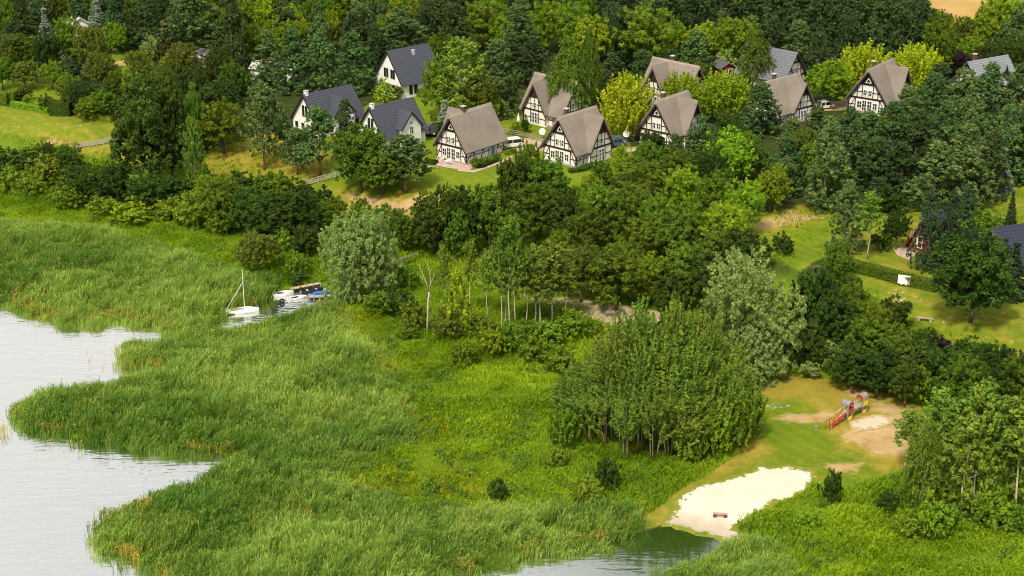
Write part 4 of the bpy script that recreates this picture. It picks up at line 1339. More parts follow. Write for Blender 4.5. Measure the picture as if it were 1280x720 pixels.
HOUSES = {}
HOUSES['h1'] = half_timbered('thatched timber-framed house with a blue side door and terrace', 588, 193.5, -40, W=6.9, L=10.0, hr=7.8, dorm=-1, dy=-.05, chim=(-.05, -.17), door=BLUED)
HOUSES['h2'] = half_timbered('cross-gabled thatched timber-framed house between the white car and the dark blue one', 721, 197.5, -42, W=7.4, L=9.2, hr=7.9, dorm=1, dy=.13, dw=5.9, chim=(-.55, -.25))
HOUSES['h3'] = half_timbered('thatched timber-framed house half hidden behind a tall hanging birch', 694, 151, 46, W=7.4, L=9.6, hr=7.9, dorm=-1, dy=.12, dw=5.6, chim=(.5, .05))
HOUSES['h4'] = half_timbered('bush-fronted thatched timber-framed house right of the dark blue hatchback', 838, 176, -40, W=7.2, L=9.0, hr=7.9, dorm=1, dy=.13, dw=5.6, chim=(-.55, -.22))
HOUSES['h5'] = half_timbered('thatched timber-framed house mostly hidden by golden-yellow trees', 843, 131, 46, W=7.6, L=10.4, hr=8.0, dorm=-1, dy=.16, dw=5.4, chim=(.5, .12))
HOUSES['h6'] = half_timbered('thatched timber-framed house showing only its right gable above the bushes', 975, 148, -48, W=7.4, L=9.0, hr=7.4, dorm=1, dy=.13, dw=5.8, chim=(-.5, -.2))
HOUSES['h8'] = half_timbered('thatched house with black timbers above the pine tops', 1097, 134, -36, W=7.6, L=10., hr=8.0, dorm=1, dy=.14, dw=5.6, chim=(-.4, -.24), timber=BTIMBER)
HOUSES['h7'] = half_timbered('grey-tiled timber-framed house behind a hanging birch', 963, 106, 47, W=7.8, L=11, hr=7.4, dorm=0, chim=(-.9, .2), roofm=DSLATE, roof_t=.16, group=None)
HOUSES['h9'] = half_timbered('house at the forest edge showing only its pale grey tiled roof', 1230, 119, -58, W=7.6, L=10.0, hr=7.2, dorm=1, dy=.0, dw=3.6, chim=(-.3, -.33), roofm=GSLATE, roof_t=.16, group=None)
HOUSES['w1'] = white_house('white slate-roofed house with a double arched gable window, beside pines', 411, 161, -46, L=10.6, he=2.7, hr=7.3, dy=.04)
HOUSES['w2'] = white_house('white slate-roofed house with a gabled dormer and a car parked beside it', 490, 178, -46, L=9.6, he=2.7, hr=7.2, dy=.10)
HOUSES['w3'] = white_house('tall white house with a plain slate roof and no dormer', 511, 113, -50, W=9.0, L=9.6, he=3.1, hr=8.6, dorm=False, chim=(.95, .06), chm=LEAD, tall=False)


def a_frame(label, px, py, yaw, W, L, hr, roofm, name='red_cabin'):
    x, y, z = at(px, py)
    root = empty(name, (x, y, z), R(yaw)); tag(root, label, 'cabin')
    hw, hl = W / 2, L / 2
    MB().prism([(-hw + .1, -.6), (hw - .1, -.6), (hw - .1, .35), (0, hr - .1), (-hw + .1, .35)], 'y', -hl, hl).build('wall', REDW, root)
    MB().prism(chevron(W, .3, hr, .3, .18), 'y', -hl - .7, hl + .7).build('roof', roofm, root, bevel=.02)
    F = Face((0, -hl), (1, 0), (0, -1))
    rb = plain('pale_red_boards', (.42, .16, .12), .8, .15)
    for s in (-1, 1):
        p0 = F.p(s * (hw + .22), -.05, .73); p1 = F.p(s * .01, hr + .1, .73); d = (p1 - p0).normalized()
        m = Matrix((d.cross(F.n), F.n, d)).transposed(); MB().box((p0 + p1) / 2, (.34, .07, (p1 - p0).length), m).build('barge_board', rb, root)
    F.window(root, -.9, .4, .9, 1.9, 1, 2, nm='glazed_door'); F.window(root, .7, .9, .9, 1.1, 2, 1); F.window(root, 0, hr * .52, .8, .9, 2, 1); F.window(root, -1.7, .9, .6, .9, 1, 1)
    return root


HOUSES['r1'] = a_frame('red wooden A-frame cabin almost hidden behind conifers', 1176, 308, -50, 6.4, 8.0, 5.6, BSLATE)
HOUSES['r2'] = a_frame('red gabled cabin with a dark blue tiled roof beside the round lawn tree', 1279, 325, -70, 8.2, 11.0, 5.5, BSLATE)


def cabin(label, px, py, yaw, W, L, he, hr, wallm, roofm, cat='cabin', name='wooden_cabin', open_front=False):
    x, y, z = at(px, py)
    root = empty(name, (x, y, z), R(yaw)); tag(root, label, cat)
    hw, hl = W / 2, L / 2
    MB().prism([(-hw, -.5), (hw, -.5), (hw, he), (0, hr), (-hw, he)], 'y', -hl, hl).build('wall', wallm, root)
    MB().prism(chevron(W, he, hr, .45, .14), 'y', -hl - .4, hl + .4).build('roof', roofm, root, bevel=.02)
    F = Face((0, -hl), (1, 0), (0, -1)); Rt = Face((hw, 0), (0, 1), (1, 0))
    F.window(root, -W * .25, .9, W * .2, 1.0, 2, 1); F.door(root, W * .18, .05, .9, 1.95, DDOOR)
    for u in (-L * .25, L * .25): Rt.window(root, u, .9, 1.0, 1.0, 2, 1)
    return root


TANW = plain('tan_boards', (.36, .30, .24), .85, .2, 4)
PALER = plain('pale_felt', (.46, .43, .42), .9, .15, 1)
DARKR = plain('dark_felt', (.09, .085, .085), .9, .15, 1)
HOUSES['c1'] = cabin('long tan wooden shelter under the big grey-green pine', 246, 79, 62, 5, 9, 2.2, 3.3, TANW, PALER)
HOUSES['c2'] = cabin('pale cabin with a mauve roof between blue spruces', 100, 44, 20, 5, 6, 2.6, 4.4, PLASTER, PALER)
HOUSES['c3'] = cabin('low white cottage half hidden behind the pines above the slate-roofed houses', 345, 98, 75, 4.6, 9, 2.4, 3.4, PLASTER, PALER, cat='cottage', name='low_cottage')
HOUSES['c4'] = cabin('small dark red shed beside the grey-tiled house', 904, 96, 20, 3.2, 4, 2.3, 3.2, REDW, DARKR, cat='shed', name='garden_shed')
HOUSES['c5'] = cabin('pale garden shed behind the yellow trees at the forest foot', 1168, 90, 30, 5, 5, 2.4, 3.6, WHITE, PALER, cat='shed', name='garden_shed')
HOUSES['c6'] = cabin('pale grey hut roof showing behind the yellow-green bushes', 1040, 88, 60, 4.5, 6, 2.4, 3.4, WHITE, PALER, cat='hut', name='garden_hut')


# ------------------------------------------------------------------ smaller things
GLASSD = PANE
TYRE = plain('tyre_rubber', (.02, .02, .02), .9, .1)
LAMP = plain('headlamp_glass', (.75, .75, .72), .15, .05)
TAIL = plain('tail_lamp', (.35, .02, .02), .3, .05)


def car(label, px, py, yaw, paint, L=4.5, W=1.8, Hh=1.65, suv=True, name='parked_car'):
    x, y, z = at(px, py)
    root = empty(name, (x, y, z + .05), R(yaw)); tag(root, label, 'car')
    l = L / 2
    bz = .95 if suv else .78
    prof = [(-l, .42), (-l + .05, .82), (-l + .9, bz), (l - .1, bz + .02), (l, .85), (l, .40), (l - .4, .28), (-l + .4, .28)]
    b = MB(); b.prism([(p[0], p[1]) for p in prof], 'y', -W / 2, W / 2)
    b.build('body', paint, root, bevel=.07)
    top = Hh
    cab = [(-l + .95, bz - .02), (-l + 1.65, top - .06), (l - .55 if suv else l - 1.1, top - .06), (l - .15 if suv else l - .45, bz - .02)]
    g = MB().prism(cab, 'y', -W / 2 + .10, W / 2 - .10); g.build('window_band', GLASSD, root, bevel=.04)
    rf = MB().prism([(-l + 1.6, top - .08), (-l + 1.75, top + .02), (l - .65 if suv else l - 1.2, top + .02), (l - .48 if suv else l - 1.0, top - .08)], 'y', -W / 2 + .07, W / 2 - .07)
    for q in (-l + 1.35, 0.15, l - .5 if suv else l - .9):
        for s in (-1, 1):
            rf.bar((q - .12 if q < 0 else q + (.08 if q > .5 else 0), s * (W / 2 - .06), bz), (q + .18 if q < 0 else q, s * (W / 2 - .085), top - .04), .10, .05)
    rf.build('roof', paint, root)
    for sx in (-l + .85, l - .85):
        for s in (-1, 1):
            w = MB().tube([(sx, s * (W / 2 - .2), .32), (sx, s * (W / 2 + .02), .32)], .34, 14).build('wheel', TYRE, root)
            MB().tube([(sx, s * (W / 2 - .05), .32), (sx, s * (W / 2 + .04), .32)], .19, 10).build('rim', METAL, w)
    for s in (-1, 1):
        MB().box((-l + .03, s * (W / 2 - .3), .72), (.10, .36, .16)).build('headlight', LAMP, root)
        MB().box((l - .01, s * (W / 2 - .2), .80), (.06, .22, .20)).build('tail_light', TAIL, root)
        MB().box((-l + 1.2, s * (W / 2 + .08), bz + .08), (.12, .18, .13)).build('mirror', paint, root)
    return root


def car_paint(n, c):
    m, nt, out = nodes(n); p = N(nt, 'BsdfPrincipled'); p.inputs['Base Color'].default_value = (*c, 1); p.inputs['Roughness'].default_value = .25
    p.inputs['Coat Weight'].default_value = .5; nt.links.new(p.outputs[0], out.inputs[0]); return m


WPAINT = car_paint('white_paint', (.72, .72, .72)); BPAINT = car_paint('blue_paint', (.03, .10, .24)); GPAINT = car_paint('grey_blue_paint', (.09, .12, .17)); KPAINT = car_paint('black_paint', (.012, .012, .014))
car('white estate car parked on gravel beside the blue-doored house', 638, 184.5, 22, WPAINT, 4.6, 1.85, 1.68)
car('dark blue hatchback parked right of the thatched cross gable', 768, 183, 25, BPAINT, 4.1, 1.75, 1.45, suv=False)
car('grey-blue car parked at the end of the white dormered house', 534, 166, 70, GPAINT, 4.4, 1.8, 1.5, suv=False)
car('black car parked beside the grey-blue one by a small spruce', 544, 168, 72, KPAINT, 4.4, 1.85, 1.75)
car('white car roof showing on the drive behind the bushes', 1028, 136, 20, WPAINT, 4.3, 1.8, 1.5, suv=False)


def rail_fence(label, pts, h=1.1, rails=3, step=2.2, mat=None, name='rail_fence', board=.14):
    P = []
    for i in range(len(pts) - 1):
        a = np.array(at(*pts[i])); b = np.array(at(*pts[i + 1]))
        n = max(1, int(round(np.linalg.norm(b - a) / step)))
        P += [a + (b - a) * k / n for k in range(n)]
    P.append(np.array(at(*pts[-1])))
    for p in P: p[2] = float(Hf(p[0], p[1])[0])
    o = P[0]
    root = empty(name, tuple(o)); tag(root, label, 'fence')
    Q = [Vector(p - o) for p in P]
    for q in Q:
        MB().box(q + Vector((0, 0, h / 2 - .15)), (.15, .15, h + .35)).build('post', mat or WOODF, root)
    for j in range(rails):
        z = h * (.32 + .60 * j / max(1, rails - 1))
        mb = MB()
        for a, b in zip(Q[:-1], Q[1:]):
            mb.bar(a + Vector((0, 0, z)), b + Vector((0, 0, z)), .05 if board > .1 else .09, board)
        mb.build('rail', mat or WOODF, root)
    return root


rail_fence('weathered rail fence beside the oak and pine pair, above the dry bank', [(378, 235), (398, 229), (420, 223), (440, 216)], 1.2, 3, mat=GWOOD)
rail_fence('low rail fence along the drive behind the white estate car', [(628, 167), (650, 171), (678, 178)], 1.1, 3)
rail_fence('short rail fence between the thatched gable and the hanging birch', [(622, 148), (640, 143), (652, 138)], 1.1, 2)
rail_fence('dark rail fence behind the dark blue hatchback', [(752, 176), (772, 177), (792, 176)], 1.1, 3)
rail_fence('grey paling fence at the end of the mown left field', [(96, 186), (112, 184), (130, 181), (148, 176)], 1.1, 3, 1.6, mat=GWOOD, board=.20)
rail_fence('low wooden barrier of two thick rails behind the silver willow', [(486, 334), (506, 328), (522, 323)], .9, 2, 2.5, mat=GWOOD, board=.3)


def dish(label, px, py, r, h, name='satellite_dish', face=(-.3, -.85, .3)):
    x, y, z = at(px, py)
    root = empty(name, (x, y, z)); tag(root, label, 'satellite dish')
    MB().tube([(0, 0, -.2), (0, 0, h)], .05, 6).build('pole', METAL, root)
    n = Vector(face).normalized(); a = n.orthogonal().normalized(); b = n.cross(a)
    vs, fs = [Vector((0, 0, h)) - n * .0], []
    for ring, (rr, dd) in enumerate(((.5, .04), (1, .16))):
        for k in range(16):
            t = 2 * math.pi * k / 16; vs.append(Vector((0, 0, h)) + (a * math.cos(t) + b * math.sin(t)) * r * rr + n * dd)
    for k in range(16):
        fs.append((0, 1 + k, 1 + (k + 1) % 16)); fs.append((1 + k, 17 + k, 17 + (k + 1) % 16, 1 + (k + 1) % 16))
    n0 = len(vs); vs2 = [v - n * .04 for v in vs]
    fs2 = [tuple(i + n0 for i in reversed(f)) for f in fs] + [(17 + k, 17 + k + n0, 17 + (k + 1) % 16 + n0, 17 + (k + 1) % 16) for k in range(16)]
    MB().add(vs + vs2, fs + fs2).build('reflector', WFRAME, root)
    MB().tube([Vector((0, 0, h)) - b * r * .9 + n * .15, Vector((0, 0, h)) + n * r * 1.0], .03, 5).build('feed_arm', METAL, root)


dish('round white satellite dish beside the rail fence along the drive', 678, 173, .62, 1.3)
dish('round white satellite dish on a pole beneath the golden tree', 783, 178, .62, 1.6)


# boats
GEL = plain('white_gelcoat', (.82, .82, .80), .3, .03, 1.0); BLUEB = plain('blue_boat_paint', (.02, .15, .50), .35, .1, 1.5); BLKB = plain('black_boat_paint', (.018, .020, .024), .35, .1)
DECK = plain('boat_floor', (.38, .38, .36), .7, .1); SEATW = plain('boat_seat_wood', (.40, .28, .16), .7, .1); DKBLUE = plain('navy_cloth', (.03, .05, .16), .8, .1)


def hull(mb, L, Bm, D, open_=True, transom=.75, floor=.12):
    st = 13; K = 5
    rows = []
    for i in range(st):
        f = i / (st - 1); xx = -L / 2 + L * f
        w = Bm / 2 * (transom + (1 - transom) * min(1, f * 2.2)) * (1 - max(0, (f - .45) / .55) ** 2.2)
        w = max(w, .02); sh = D * (1 + .25 * f ** 2); kz = -.18 * (1 - f ** 4)
        rows.append([(xx, -w, sh), (xx, -w * .92, sh * .45), (xx, -w * .6, kz + .05), (xx, 0, kz), (xx, w * .6, kz + .05), (xx, w * .92, sh * .45), (xx, w, sh)])
    vs = [p for r in rows for p in r]; fs = []
    for i in range(st - 1):
        for k in range(6): fs.append((i * 7 + k, i * 7 + k + 1, (i + 1) * 7 + k + 1, (i + 1) * 7 + k))
    fs.append(tuple(range(6, -1, -1))); fs.append(tuple((st - 1) * 7 + k for k in range(7)))
    o = len(vs)
    if open_:
        inn = []
        for i, r in enumerate(rows):
            w = max(.01, abs(r[0][1]) - .10); sh = r[0][2]
            inn.append([(r[0][0] * .96, -w, sh), (r[0][0] * .94, -w * .8, floor), (r[0][0] * .94, w * .8, floor), (r[0][0] * .96, w, sh)])
        vs += [p for r in inn for p in r]
        for i in range(st - 1):
            for k in range(3): fs.append((o + i * 4 + k, o + (i + 1) * 4 + k, o + (i + 1) * 4 + k + 1, o + i * 4 + k + 1))
            fs.append((i * 7, (i + 1) * 7, o + (i + 1) * 4, o + i * 4)); fs.append((i * 7 + 6, o + i * 4 + 3, o + (i + 1) * 4 + 3, (i + 1) * 7 + 6))
        fs.append((o, o + 1, o + 2, o + 3)); e = o + (st - 1) * 4; fs.append((e + 3, e + 2, e + 1, e))
        fs.append((0, o, o + 3, 6)); fs.append(((st - 1) * 7, (st - 1) * 7 + 6, e + 3, e))
    else:
        for i in range(st - 1): fs.append((i * 7, (i + 1) * 7, (i + 1) * 7 + 6, i * 7 + 6))
    return mb.add(vs, fs)


def boat(name, label, px, py, yaw, L, Bm, D, mat, kind):
    x, y, _ = at(px, py)
    root = empty(name, (x, y, .02), R(yaw)); tag(root, label, 'boat')
    hull(MB(), L, Bm, D, kind != 'sail').build('hull', mat, root)
    if kind == 'sail':
        MB().box((-.6, 0, D + .02), (2.0, Bm * .45, .06)).build('cockpit', DECK, root)
        MB().prism([(.2, D), (.4, D + .28), (1.3, D + .22), (1.6, D)], 'y', -Bm * .22, Bm * .22).build('cabin_top', GEL, root, bevel=.04)
        MB().tube([(.35, 0, D), (.35, 0, 6.6)], [.05, .03], 8).build('mast', WFRAME, root)
        MB().tube([(-L / 2 + .1, 0, D + .1), (.35, 0, 4.7)], .035, 6).build('backstay', GEL, root)
        MB().tube([(L / 2 - .1, 0, D + .15), (.35, 0, 5.6)], .02, 4).build('forestay', METAL, root)
        MB().box((-L / 2 - .04, 0, .25), (.08, .05, .9)).build('rudder', SEATW, root)
    elif kind == 'row':
        for q in (-1.2, .1, 1.1): MB().box((q, 0, D * .75), (.32, Bm * .80 if q < 1 else Bm * .55, .05)).build('seat', SEATW if q else GEL, root)
        MB().box((-.3, .1, D * .62), (1.1, Bm * .5, .14)).build('tarpaulin', DKBLUE, root, bevel=.04)
        MB().tube([(-1.2, -.5, D * .85), (1.0, -.35, D * .88)], .03, 5).build('oar', SEATW, root)
    elif kind == 'motor':
        for q in (-.8, .6): MB().box((q, 0, D * .72), (.32, Bm * .8, .05)).build('seat', DECK, root)
        m = MB().box((-L / 2 - .14, 0, D + .28), (.34, .34, .46)).build('outboard_motor', BLKB, root, bevel=.07)
        MB().box((-L / 2 - .16, 0, .1), (.12, .10, .9)).build('motor_leg', METAL, m)
    else:
        MB().prism([(-L * .38, D * .9), (-L * .3, D + .22), (L * .2, D + .26), (L * .36, D)], 'y', -Bm * .38, Bm * .38).build('boat_cover', BLUEB, root, bevel=.07)
    return root


boat('sail_boat', 'white sailing dinghy with a bare mast among the reeds', 303, 391, 12, 4.8, 1.8, .45, GEL, 'sail')
boat('row_boat', 'white open rowing boat with navy covers at the log jetty', 354, 370.5, 18, 3.1, 1.3, .42, GEL, 'row')
boat('covered_boat', 'bright blue covered boat moored at the plank jetty', 401, 374, 20, 3.2, 1.35, .44, BLUEB, 'cover')
boat('motor_boat', 'black open motor boat behind the blue covered boat', 391, 369.5, 20, 3.3, 1.3, .40, BLKB, 'motor')
boat('flat_boat', 'low white boat in the inlet below the plank jetty', 372, 383, 24, 3.0, 1.1, .24, GEL, 'row')


def jetty(name, label, a, b, w, mat, h=.45, plank=.28):
    A, Bp = Vector(at(*a)), Vector(at(*b)); A.z = Bp.z = 0
    root = empty(name, tuple(A)); tag(root, label, 'jetty')
    d = (Bp - A); Ln = d.length; d.normalize(); s = Vector((-d.y, d.x, 0))
    deck = MB(); k = int(Ln / plank)
    m = Matrix((d, s, (0, 0, 1))).transposed()
    for i in range(k): deck.box(d * (plank * (i + .5)) + Vector((0, 0, h + random.uniform(-.012, .012))), (plank * .86, w, .06), m)
    deck.build('deck', mat, root)
    for i in range(0, k + 1, max(3, k // 4)):
        for q in (-1, 1):
            p = d * (plank * i) + s * q * (w / 2 - .05)
            MB().tube([p + Vector((0, 0, -1.2)), p + Vector((0, 0, h + .22))], .08, 6).build('post', WOODF, root)
    MB().bar(s * (w * .3) + Vector((0, 0, h - .09)), d * Ln + s * (w * .3) + Vector((0, 0, h - .09)), .1).build('beam', WOODF, root)
    return root


jetty('wooden_jetty', 'grey plank jetty running out beside the blue boat', (414, 372.5), (386, 382), 1.1, GWOOD)
jetty('log_jetty', 'narrow weathered log jetty behind the white rowing boat', (400, 357), (362, 366), .7, plain('pale_wood', (.50, .38, .28), .9, .2, 3))

# an old tyre hung as a fender on the jetty post in the channel
x, y, _ = at(353, 387)
tv = []; tf = []
for i in range(16):
    for k in range(8):
        t, q = 2 * math.pi * i / 16, 2 * math.pi * k / 8
        rr = .30 + .12 * math.cos(q); tv.append((rr * math.cos(t), .12 * math.sin(q), rr * math.sin(t)))
        tf.append((i * 8 + k, ((i + 1) % 16) * 8 + k, ((i + 1) % 16) * 8 + (k + 1) % 8, i * 8 + (k + 1) % 8))
o = MB().add(tv, tf).build('fender_tyre', TYRE, smooth=True); o.location = (x, y, .30); o.rotation_euler = (.3, 0, .3)
tag(o, 'black rubber tyre floating in the boat inlet beside the low white boat', 'tyre')

# ------------------------------------------------------------------ playground
PRED = plain('red_play_paint', (.42, .030, .030), .45, .06); PYEL = plain('yellow_play_panel', (.80, .56, .06), .5, .06); PGREY = plain('grey_play_roof', (.24, .23, .27), .5, .08); PPOST = plain('play_post', (.30, .24, .20), .8, .15); PSTEEL = plain('play_steel', (.62, .63, .66), .4, .05)


def playground():
    a = Vector(at(1058, 525)); b = Vector(at(1080, 514))
    d = b - a; yaw = math.atan2(d.y, d.x); D = Vector((d.x, d.y)).length
    root = empty('play_climber', tuple(a), yaw); root.scale = (.84, .84, .84); tag(root, 'red, yellow and grey play climber with two roofed towers, a bridge and a slide', 'playground climber')
    s = 1.15; ph = 1.35
    for tx, ht in ((0, 3.05), (D, 3.05)):
        for i in (-1, 1):
            for j in (-1, 1):
                MB().box((tx + i * s / 2, j * s / 2, ht * .5 - .25), (.11, .11, ht - .25)).build('post', PPOST, root)
        MB().box((tx, 0, ph), (s + .1, s + .1, .10)).build('platform', PPOST, root)
        # barrel roof, its axis along the bridge
        n = 10; r = s / 2 + .03
        arc = [(r * math.cos(math.pi * k / n), ht - .42 + r * .95 * math.sin(math.pi * k / n)) for k in range(n + 1)]
        inner = [((r - .05) * math.cos(math.pi * k / n), ht - .42 + (r - .05) * .95 * math.sin(math.pi * k / n)) for k in range(n, -1, -1)]
        if tx:
            MB().prism(arc + inner, 'x', tx - s / 2 - .1, tx + s / 2 + .1).build('roof', PGREY, root)
            for e in (-1, 1): MB().prism(arc, 'x', tx + e * (s / 2 + .10), tx + e * (s / 2 + .16)).build('roof_arch', PRED, root)
        else:
            MB().prism(arc + inner, 'y', -s / 2 - .1, s / 2 + .1).build('roof', PGREY, root)
            for e in (-1, 1): MB().prism(arc, 'y', e * (s / 2 + .10), e * (s / 2 + .16)).build('roof_arch', PRED, root)
    MB().box((0, -s / 2 - .05, ph + .40), (s * .9, .05, .62)).build('side_panel', PRED, root)
    MB().box((D, -s / 2 - .05, ph + .42), (s * .95, .05, .70)).build('side_panel', PYEL, root)
    MB().box((0, -s / 2 - .04, .50), (s * .72, .05, .66)).build('lower_panel', PYEL, root)
    MB().box((D - .1, -s / 2 - .04, .45), (s * .75, .05, .60)).build('lower_panel', PYEL, root)
    MB().box((D * .12 + s / 2, -.05, ph + .3), (.06, s * .7, .6)).build('side_panel', PRED, root)
    MB().box((D / 2, 0, ph - .05), (D - s, .8, .08)).build('bridge_deck', PPOST, root)
    for j in (-1, 1):
        mb = MB()
        for zz in (ph + .35, ph + .75): mb.tube([(s / 2, j * .42, zz), (D - s / 2, j * .42, zz)], .035, 6)
        k = 5
        for i in range(k): mb.tube([(s / 2 + (D - s) * (i + .5) / k, j * .42, ph), (s / 2 + (D - s) * (i + .5) / k, j * .42, ph + .75)], .022, 5)
        mb.build('bridge_rail', PSTEEL, root)
    # slide with two sides
    sl = MB()
    pts = [(-s / 2, ph + .02), (-s / 2 - .7, ph - .35), (-s / 2 - 1.6, ph - .85), (-s / 2 - 2.3, .38), (-s / 2 - 2.8, .30)]
    for (x0, z0), (x1, z1) in zip(pts[:-1], pts[1:]):
        v = [(x0, -.17, z0), (x0, .17, z0), (x1, .17, z1), (x1, -.17, z1)]
        sl.add(v + [(a_, b_, c_ - .06) for a_, b_, c_ in v], [(0, 1, 2, 3), (7, 6, 5, 4), (0, 3, 7, 4), (1, 5, 6, 2)])
        for j in (-1, 1):
            q = [(x0, j * .18, z0 - .04), (x0, j * .18, z0 + .09), (x1, j * .18, z1 + .09), (x1, j * .18, z1 - .04)]
            sl.add(q + [(a_, b_ + j * .04, c_) for a_, b_, c_ in q], [(0, 1, 2, 3), (7, 6, 5, 4), (0, 4, 5, 1), (1, 5, 6, 2), (2, 6, 7, 3), (3, 7, 4, 0)])
    sl.build('slide', PRED, root)
    for j in (-1, 1):
        MB().tube([(-s / 2, j * .45, ph + .8), (-s / 2 - 2.0, j * .45, ph + .15)], .035, 6).build('hand_rail', PSTEEL, root)
    # arched hoops
    for hx, hh in ((-s / 2 - 1.9, 1.85), (-s / 2 - 3.2, 1.5), (-s / 2 - 4.0, 1.4)):
        pts = [(hx, -.34, -.2), (hx, -.34, hh - .34)] + [(hx, -.34 * math.cos(t), hh - .34 + .34 * math.sin(t)) for t in np.linspace(.3, math.pi - .3, 7)] + [(hx, .34, hh - .34), (hx, .34, -.2)]
        MB().tube(pts, .055, 6).build('hoop', PRED, root)
    return root


playground()
x, y, z = at(1020, 537)
o = MB().box((0, 0, .22), (.34, .34, .44)).box((0, 0, .47), (.42, .42, .06)).build('litter_bin', PPOST, bevel=.02); o.location = (x, y, z)
tag(o, 'small dark litter bin standing on the grass near the play climber', 'litter bin')


# ------------------------------------------------------------------ benches and loose things
def bench(label, px, py, yaw, L, mat, leg, name='log_bench'):
    x, y, z = at(px, py)
    root = empty(name, (x, y, z), R(yaw)); tag(root, label, 'bench')
    MB().box((0, 0, .44), (L, .40, .09)).build('seat', mat, root, bevel=.02)
    for q in (-1, 1): MB().tube([(q * L * .36, -.22, .20), (q * L * .36, .22, .20)], .20, 9).build('leg', leg, root)
    return root


bench('low dark-legged log bench standing alone on the white beach sand', 900, 646.5, -8, 1.6, plain('bench_wood', (.42, .28, .20), .85, .2, 4), plain('bench_leg', (.12, .05, .04), .9, .1))
bench('pale plank bench on the lawn edge above the dark shrub bank', 1156, 401.5, -22, 2.2, GWOOD, STONE)
# white cloth hung over the hedge
x, y, z = at(1131, 355)
bm_ = MB(); n = 12
for i in range(n + 1):
    u = -.85 + 1.7 * i / n
    w = .06 * math.sin(i * 1.9) + .04 * math.sin(i * .9)
    for zz, dd in ((1.50, -.55), (1.55, -.68), (1.45, -.85), (.9, -.91), (.28 + .08 * math.sin(i * 1.3), -.95)):
        bm_.v.append((u, dd - .05 + w * (1 if zz < 1.5 else .2), zz))
for i in range(n):
    for k in range(4): bm_.f.append((i * 5 + k, (i + 1) * 5 + k, (i + 1) * 5 + k + 1, i * 5 + k + 1))
CLOTH = plain('white_cloth', (.86, .86, .86), .8, .03)
o = bm_.build('white_sheet', CLOTH); o.location = (x, y, z); o.rotation_euler = (0, 0, R(-24))
sd = o.modifiers.new('thick', 'SOLIDIFY'); sd.thickness = .02
tag(o, 'large white cloth sheet hung over the clipped lawn hedge', 'cloth')


def hedge(label, pts, w, h, leaf, name='clipped_hedge', dens=95, lump=.05, cat='hedge'):
    """clipped hedge: small leaves packed on a box shape"""
    rng = np.random.RandomState(int(pts[0][0] * 7) % 1000)
    Vs, Fs, Ts = [], [], []; o = 0
    P = [np.array(at(*p)) for p in pts]
    c0 = P[0].copy()
    for a, b in zip(P[:-1], P[1:]):
        d = b - a; L = np.linalg.norm(d[:2]); d = d / L; s = np.array([-d[1], d[0], 0])
        areas = [L * h, L * h, L * w, w * h, w * h]
        for k, ar in enumerate(areas):
            n = int(ar * dens)
            u, v = rng.rand(n), rng.rand(n)
            nrm = [s, -s, np.array([0, 0, 1.]), -d, d][k]
            if k < 2: p = a + np.outer(u * L, d) + nrm * w / 2 + np.outer(v * h, [0, 0, 1])
            elif k == 2: p = a + np.outer(u * L, d) + np.outer((v - .5) * w, s) + [0, 0, h]
            else: p = (a if k == 3 else b) + np.outer((u - .5) * w, s) + np.outer(v * h, [0, 0, 1])
            p = p + rng.randn(n, 3) * lump
            p[:, 2] += (Hf(p[:, 0], p[:, 1]) - (a[2] + (b[2] - a[2]) * .5)) * .6
            nr = norm(nrm + rng.randn(n, 3) * .35); t1 = norm(np.cross(nr, rng.randn(n, 3))); t2 = np.cross(nr, t1)
            sz = .13 * (.7 + .6 * rng.rand(n))[:, None]
            V = np.stack([p - t1 * sz, p + t2 * sz * .7, p + t1 * sz, p - t2 * sz * .7], 1).reshape(-1, 3) - c0
            Vs.append(V); Fs.append(np.arange(len(V)).reshape(-1, 4) + o); o += len(V)
            Ts.append(np.clip(rng.rand(n) * .7 + .3 * fbm(p[:, 0], p[:, 1], 2), 0, 1))
    ob = link(bpy.data.objects.new(name, np_mesh(name, np.concatenate(Vs), np.concatenate(Fs), LEAF[leaf], np.concatenate(Ts))))
    ob.location = tuple(c0)
    core = MB()
    for a, b in zip(P[:-1], P[1:]):
        m = Matrix.Rotation(math.atan2(b[1] - a[1], b[0] - a[0]), 3, 'Z')
        core.box(Vector((a + b) / 2 - c0) + Vector((0, 0, h / 2 - .15)), (float(np.linalg.norm((b - a)[:2])) - .1, w - .12, h + .1), m)
    core.build('branch_core', plain('hedge_core', (.02, .03, .008), .95, .2), ob)
    tag(ob, label, cat)
    return ob


hedge('long clipped lawn hedge carrying the white sheet', [(1062, 337), (1098, 346), (1135, 356), (1172, 364)], 1.5, 1.45, 'hedge')
hedge('tall clipped block hedge at the upper edge of the mown field', [(65, 143), (90, 144)], 2.2, 2.6, 'dark', dens=110)
hedge('low clipped hedge left of the block hedge', [(16, 133), (40, 137), (62, 141)], 1.2, .9, 'lime')
hedge('low clipped hedge right of the block hedge', [(116, 149), (142, 152)], 1.5, 1.1, 'lime')
hedge('dark clipped hedge at the garden corner by the picture edge', [(-14, 126), (12, 129), (24, 122)], 2.0, 2.0, 'hedge')
hedge('low dark planting bed beside the brick path of the blue-doored house', [(598, 210), (612, 205), (622, 201)], 1.1, .6, 'dark')
hedge('small dark heather bed left of the terrace', [(533, 203), (545, 205)], 1.4, .5, 'dark')
hedge('low planting under the thatched house between the two cars', [(712, 216), (730, 213), (742, 207)], 1.0, .55, 'dark')
hedge('clipped hedge behind the tall white house garden', [(520, 118), (540, 124)], 1.4, 1.3, 'hedge')
hedge('clipped hedge in front of the hanging ash tree', [(540, 150), (556, 152)], 1.4, 1.2, 'hedge')

# garden furniture on the terrace
GW = plain('white_plastic', (.80, .80, .80), .5, .03)


